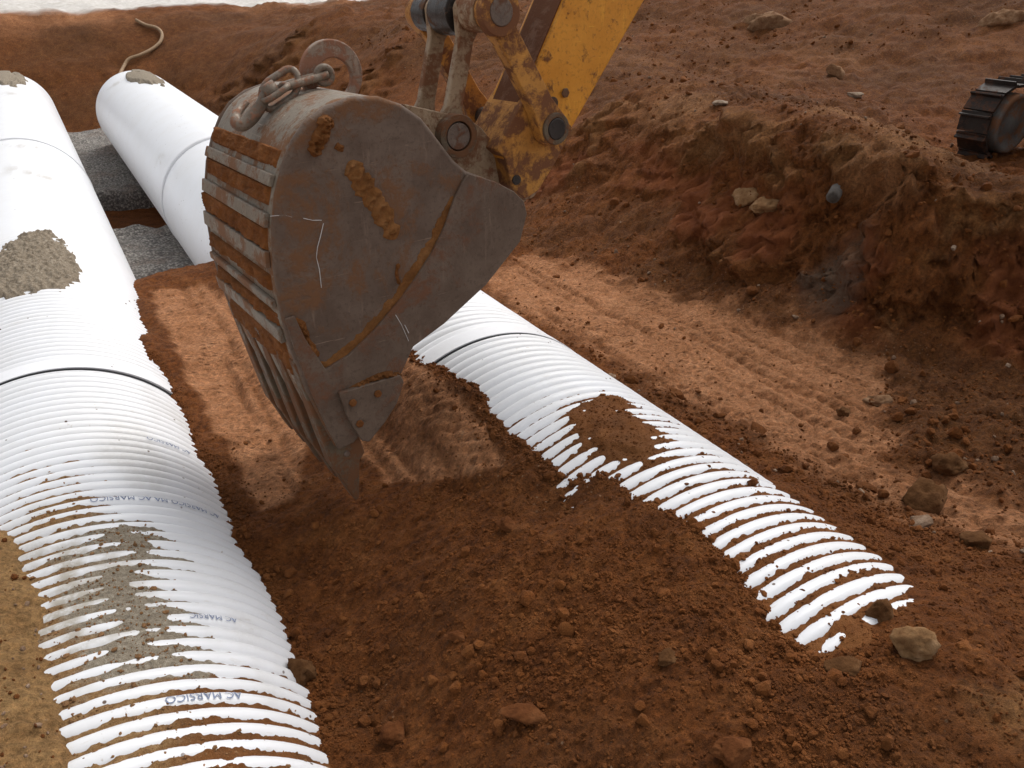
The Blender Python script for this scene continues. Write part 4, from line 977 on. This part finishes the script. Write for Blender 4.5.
# stick: box section, near face plane at w=.16
WS0, WS1 = .165, .42
low = ab(536, 190, WS0); 
st_r0, st_r1 = ab(561, 148, WS0), ab(645, 0, WS0)
st_l0, st_l1 = ab(537, 69, WS0), ab(566, 0, WS0)
rdir = st_r1-st_r0; rdir /= np.linalg.norm(rdir); ldir = st_l1-st_l0; ldir /= np.linalg.norm(ldir)
stick = [ab(512, 172, WS0), ab(514, 186, WS0), ab(524, 197, WS0), ab(536, 190, WS0), st_r0, st_r1, st_r1+rdir*1.5, st_r1+rdir*2.1+sn*.28, st_r1+rdir*2.0+sn*.55, st_l1+ldir*1.6, st_l1, st_l0, ab(519, 110, WS0), ab(500, 150, WS0)]
stk = prism('stick', stick, WS0, WS1, M_YEL, bevel=.01); stk['label'] = 'worn yellow stick, dirty at its lower end'
# dirty lower end casting and cover plates, 5 mm proud of the faces
prism('stick_end', [ab(505, 158, WS0), ab(510, 186, WS0), ab(524, 199, WS0), ab(538, 190, WS0), ab(556, 160, WS0), ab(572, 128, WS0), ab(556, 106, WS0), ab(541, 84, WS0), ab(528, 92, WS0), ab(516, 112, WS0), ab(496, 150, WS0)], WS0-.008, WS1+.008, M_YELD, bevel=.006)
fp = [st_l0-ldir*.25, st_l1+ldir*1.6]
dl_ = sn*.006
V = [W(fp[0]+dl_, WS0+.03), W(fp[1]+dl_, WS0+.03), W(fp[1]+dl_, WS1-.03), W(fp[0]+dl_, WS1-.03)]
V2 = [np.array(v)-e1*sn[0]*.012-e2*sn[1]*.012 for v in V]
put(pymesh('stick_front_plate', V+V2, [(0, 1, 2, 3), (4, 5, 6, 7), (0, 1, 5, 4), (1, 2, 6, 5), (2, 3, 7, 6), (3, 0, 4, 7)], M_FRONT, EXC))
cyl('bolt', ab(553, 103, .15), .145, .158, .026, M_GREASE); cyl('bolt', ab(566, 93, .15), .150, .158, .022, M_TOOTH, nseg=6); cyl('pin_cap', ab(517, 180, .15), .148, .158, .022, M_GREASE)
# boom, house, cab and tracks (mostly outside the frame)
topp = st_r1+rdir*1.75+sn*.22
def ab3(P_): q = np.array(P_)-P0; return np.array([q@e1, q@e2])/KS
foot = ab3((8.0, 3.05, 2.75)); mid = (topp+foot)/2+np.array([.2, 1.15])
bl = [topp+np.array([-.1, .12]), mid+np.array([-.25, .42]), mid+np.array([.45, .36]), foot+np.array([.1, .2]), foot+np.array([-.05, -.2]), mid+np.array([.35, -.30]), mid+np.array([-.15, -.26]), topp+np.array([-.05, -.18])]
prism('boom', bl, .16, .62, M_YEL, bevel=.02)
cyl('pin', topp, .12, .66, .07, M_PIN)
def boxo(name, c, d, mat, parent=EXC, bevel=.03):
    x, y, z = c; a, b, h = (q/2 for q in d)
    V = [(x+i*a, y+j*b, z+k*h) for i in (-1, 1) for j in (-1, 1) for k in (-1, 1)]
    F = [(0, 1, 3, 2), (4, 5, 7, 6), (0, 1, 5, 4), (2, 3, 7, 6), (0, 2, 6, 4), (1, 3, 7, 5)]
    o = pymesh(name, V, F, mat, parent, bevel=bevel)
    if parent is EXC: put(o)
    return o
boxo('house', (9.6, 3.05, 2.95), (2.9, 2.3, .95), M_YEL, bevel=.08); boxo('counterweight', (11.25, 3.05, 2.95), (.5, 2.4, 1.0), M_YELD, bevel=.12)
cab = boxo('cab', (8.75, 4.0 if False else 3.85, 3.35), (1.5, .9, 1.6), M_YEL, bevel=.08)
boxo('window', (8.0, 3.85, 3.5), (.02, .74, 1.1), M_GLASS, cab, .005); boxo('window', (8.75, 3.395, 3.55), (1.2, .02, .9), M_GLASS, cab, .005)
boxo('undercarriage_frame', (8.7, 3.05, 2.15), (1.6, 1.6, .55), M_TRACK)
def track(y0, y1, first):
    zb = 1.36; x0, x1 = 7.60, 10.7; rr2 = .315; zc_ = zb+rr2+.02
    tr = boxo('track', ((x0+x1)/2, (y0+y1)/2+0, zc_), (x1-x0, (y1-y0)-.16, .36), M_TRACK, bevel=.05)
    tr['label'] = 'muddy steel track'
    # shoes round the loop
    Lr = (x1-x0); per = 2*Lr+2*math.pi*rr2; N_ = 46
    for k in range(N_):
        s = per*(k+.35)/N_
        if s < Lr: c = (x0+s, zc_+rr2); ang = 0
        elif s < Lr+math.pi*rr2: t = (s-Lr)/rr2; c = (x1+rr2*math.sin(t), zc_+rr2*math.cos(t)); ang = -t
        elif s < 2*Lr+math.pi*rr2: c = (x1-(s-Lr-math.pi*rr2), zc_-rr2); ang = math.pi
        else: t = (s-2*Lr-math.pi*rr2)/rr2; c = (x0-rr2*math.sin(t), zc_-rr2*math.cos(t)); ang = math.pi-t
        ca, sa = math.cos(ang), math.sin(ang); hl = per/N_*.48
        pr_ = [(-hl, -.012), (hl, -.012), (hl, .012), (hl-.02, .014), (hl-.028, .05), (hl-.04, .05), (hl-.045, .014), (-hl, .012)]
        P_ = [(c[0]+a*ca-b*sa, c[1]+a*sa+b*ca) for a, b in pr_]; m3 = len(P_)
        V = [(p[0], y0, p[1]) for p in P_]+[(p[0], y1, p[1]) for p in P_]
        pymesh('shoe', V, [tuple(range(m3)), tuple(range(m3, 2*m3))]+[(i, (i+1) % m3, m3+(i+1) % m3, m3+i) for i in range(m3)], M_TRACK, tr)
    for cx, nm in ((x0, 'idler_wheel'), (x1, 'drive_sprocket')):
        V = []; F = []; ns = 36; rp = [(.0, -.07), (.07, -.07), (.09, -.055), (.20, -.055), (.215, -.07), (.245, -.07), (.258, -.05), (.258, .3), (0, .3)]
        for r, dy in rp: V += [(cx+r*math.cos(t), y0+.03+dy*(1 if dy < .2 else (y1-y0-.06)/.3), zc_+r*math.sin(t)) for t in np.linspace(0, 2*math.pi, ns, endpoint=False)]
        for a in range(len(rp)-1): F += [(a*ns+k, a*ns+(k+1) % ns, (a+1)*ns+(k+1) % ns, (a+1)*ns+k) for k in range(ns)]
        pymesh(nm, V, F, M_IDLER, tr, smooth=True)
    return tr
track(4.22, 4.50, True); track(2.1, 2.52, False)

# ------------------------------------------------------------------ camera, light, world
cd = bpy.data.cameras.new('camera'); co = bpy.data.objects.new('camera', cd); COL.objects.link(co)
cd.sensor_width = 36; cd.lens = f/1024*36; cd.clip_end = 1000; cd.clip_start = .05
co.matrix_world = Matrix([[RT[0], UP[0], -FW[0], 0], [RT[1], UP[1], -FW[1], 0], [RT[2], UP[2], -FW[2], H], [0, 0, 0, 1]])
scene.camera = co
w = bpy.data.worlds.new('World'); scene.world = w; w.use_nodes = True; nt = w.node_tree
sky = nt.nodes.new('ShaderNodeTexSky'); sky.sky_type = 'NISHITA'; sky.sun_disc = False
sun_el, sun_az = math.radians(52), math.radians(62)      # azimuth from +y towards +x
sky.sun_elevation = sun_el; sky.sun_rotation = sun_az; sky.dust_density = 3; sky.air_density = 1.0; sky.ozone_density = 1
hs = nt.nodes.new('ShaderNodeHueSaturation'); hs.inputs['Saturation'].default_value = .16      # overcast: greyer than a clear sky
nt.links.new(sky.outputs[0], hs.inputs['Color']); nt.links.new(hs.outputs[0], nt.nodes['Background'].inputs[0]); nt.nodes['Background'].inputs[1].default_value = .15
sl = bpy.data.lights.new('sun', 'SUN'); so = bpy.data.objects.new('sun', sl); COL.objects.link(so)
sl.energy = 1.0; sl.angle = math.radians(32); sl.color = (1, .95, .88)
dr = Vector((math.sin(sun_az)*math.cos(sun_el), math.cos(sun_az)*math.cos(sun_el), math.sin(sun_el)))
so.rotation_euler = (-dr).to_track_quat('-Z', 'Y').to_euler()
scene.view_settings.view_transform = 'Standard'; scene.view_settings.look = 'None'; scene.view_settings.exposure = .47; scene.view_settings.gamma = 1
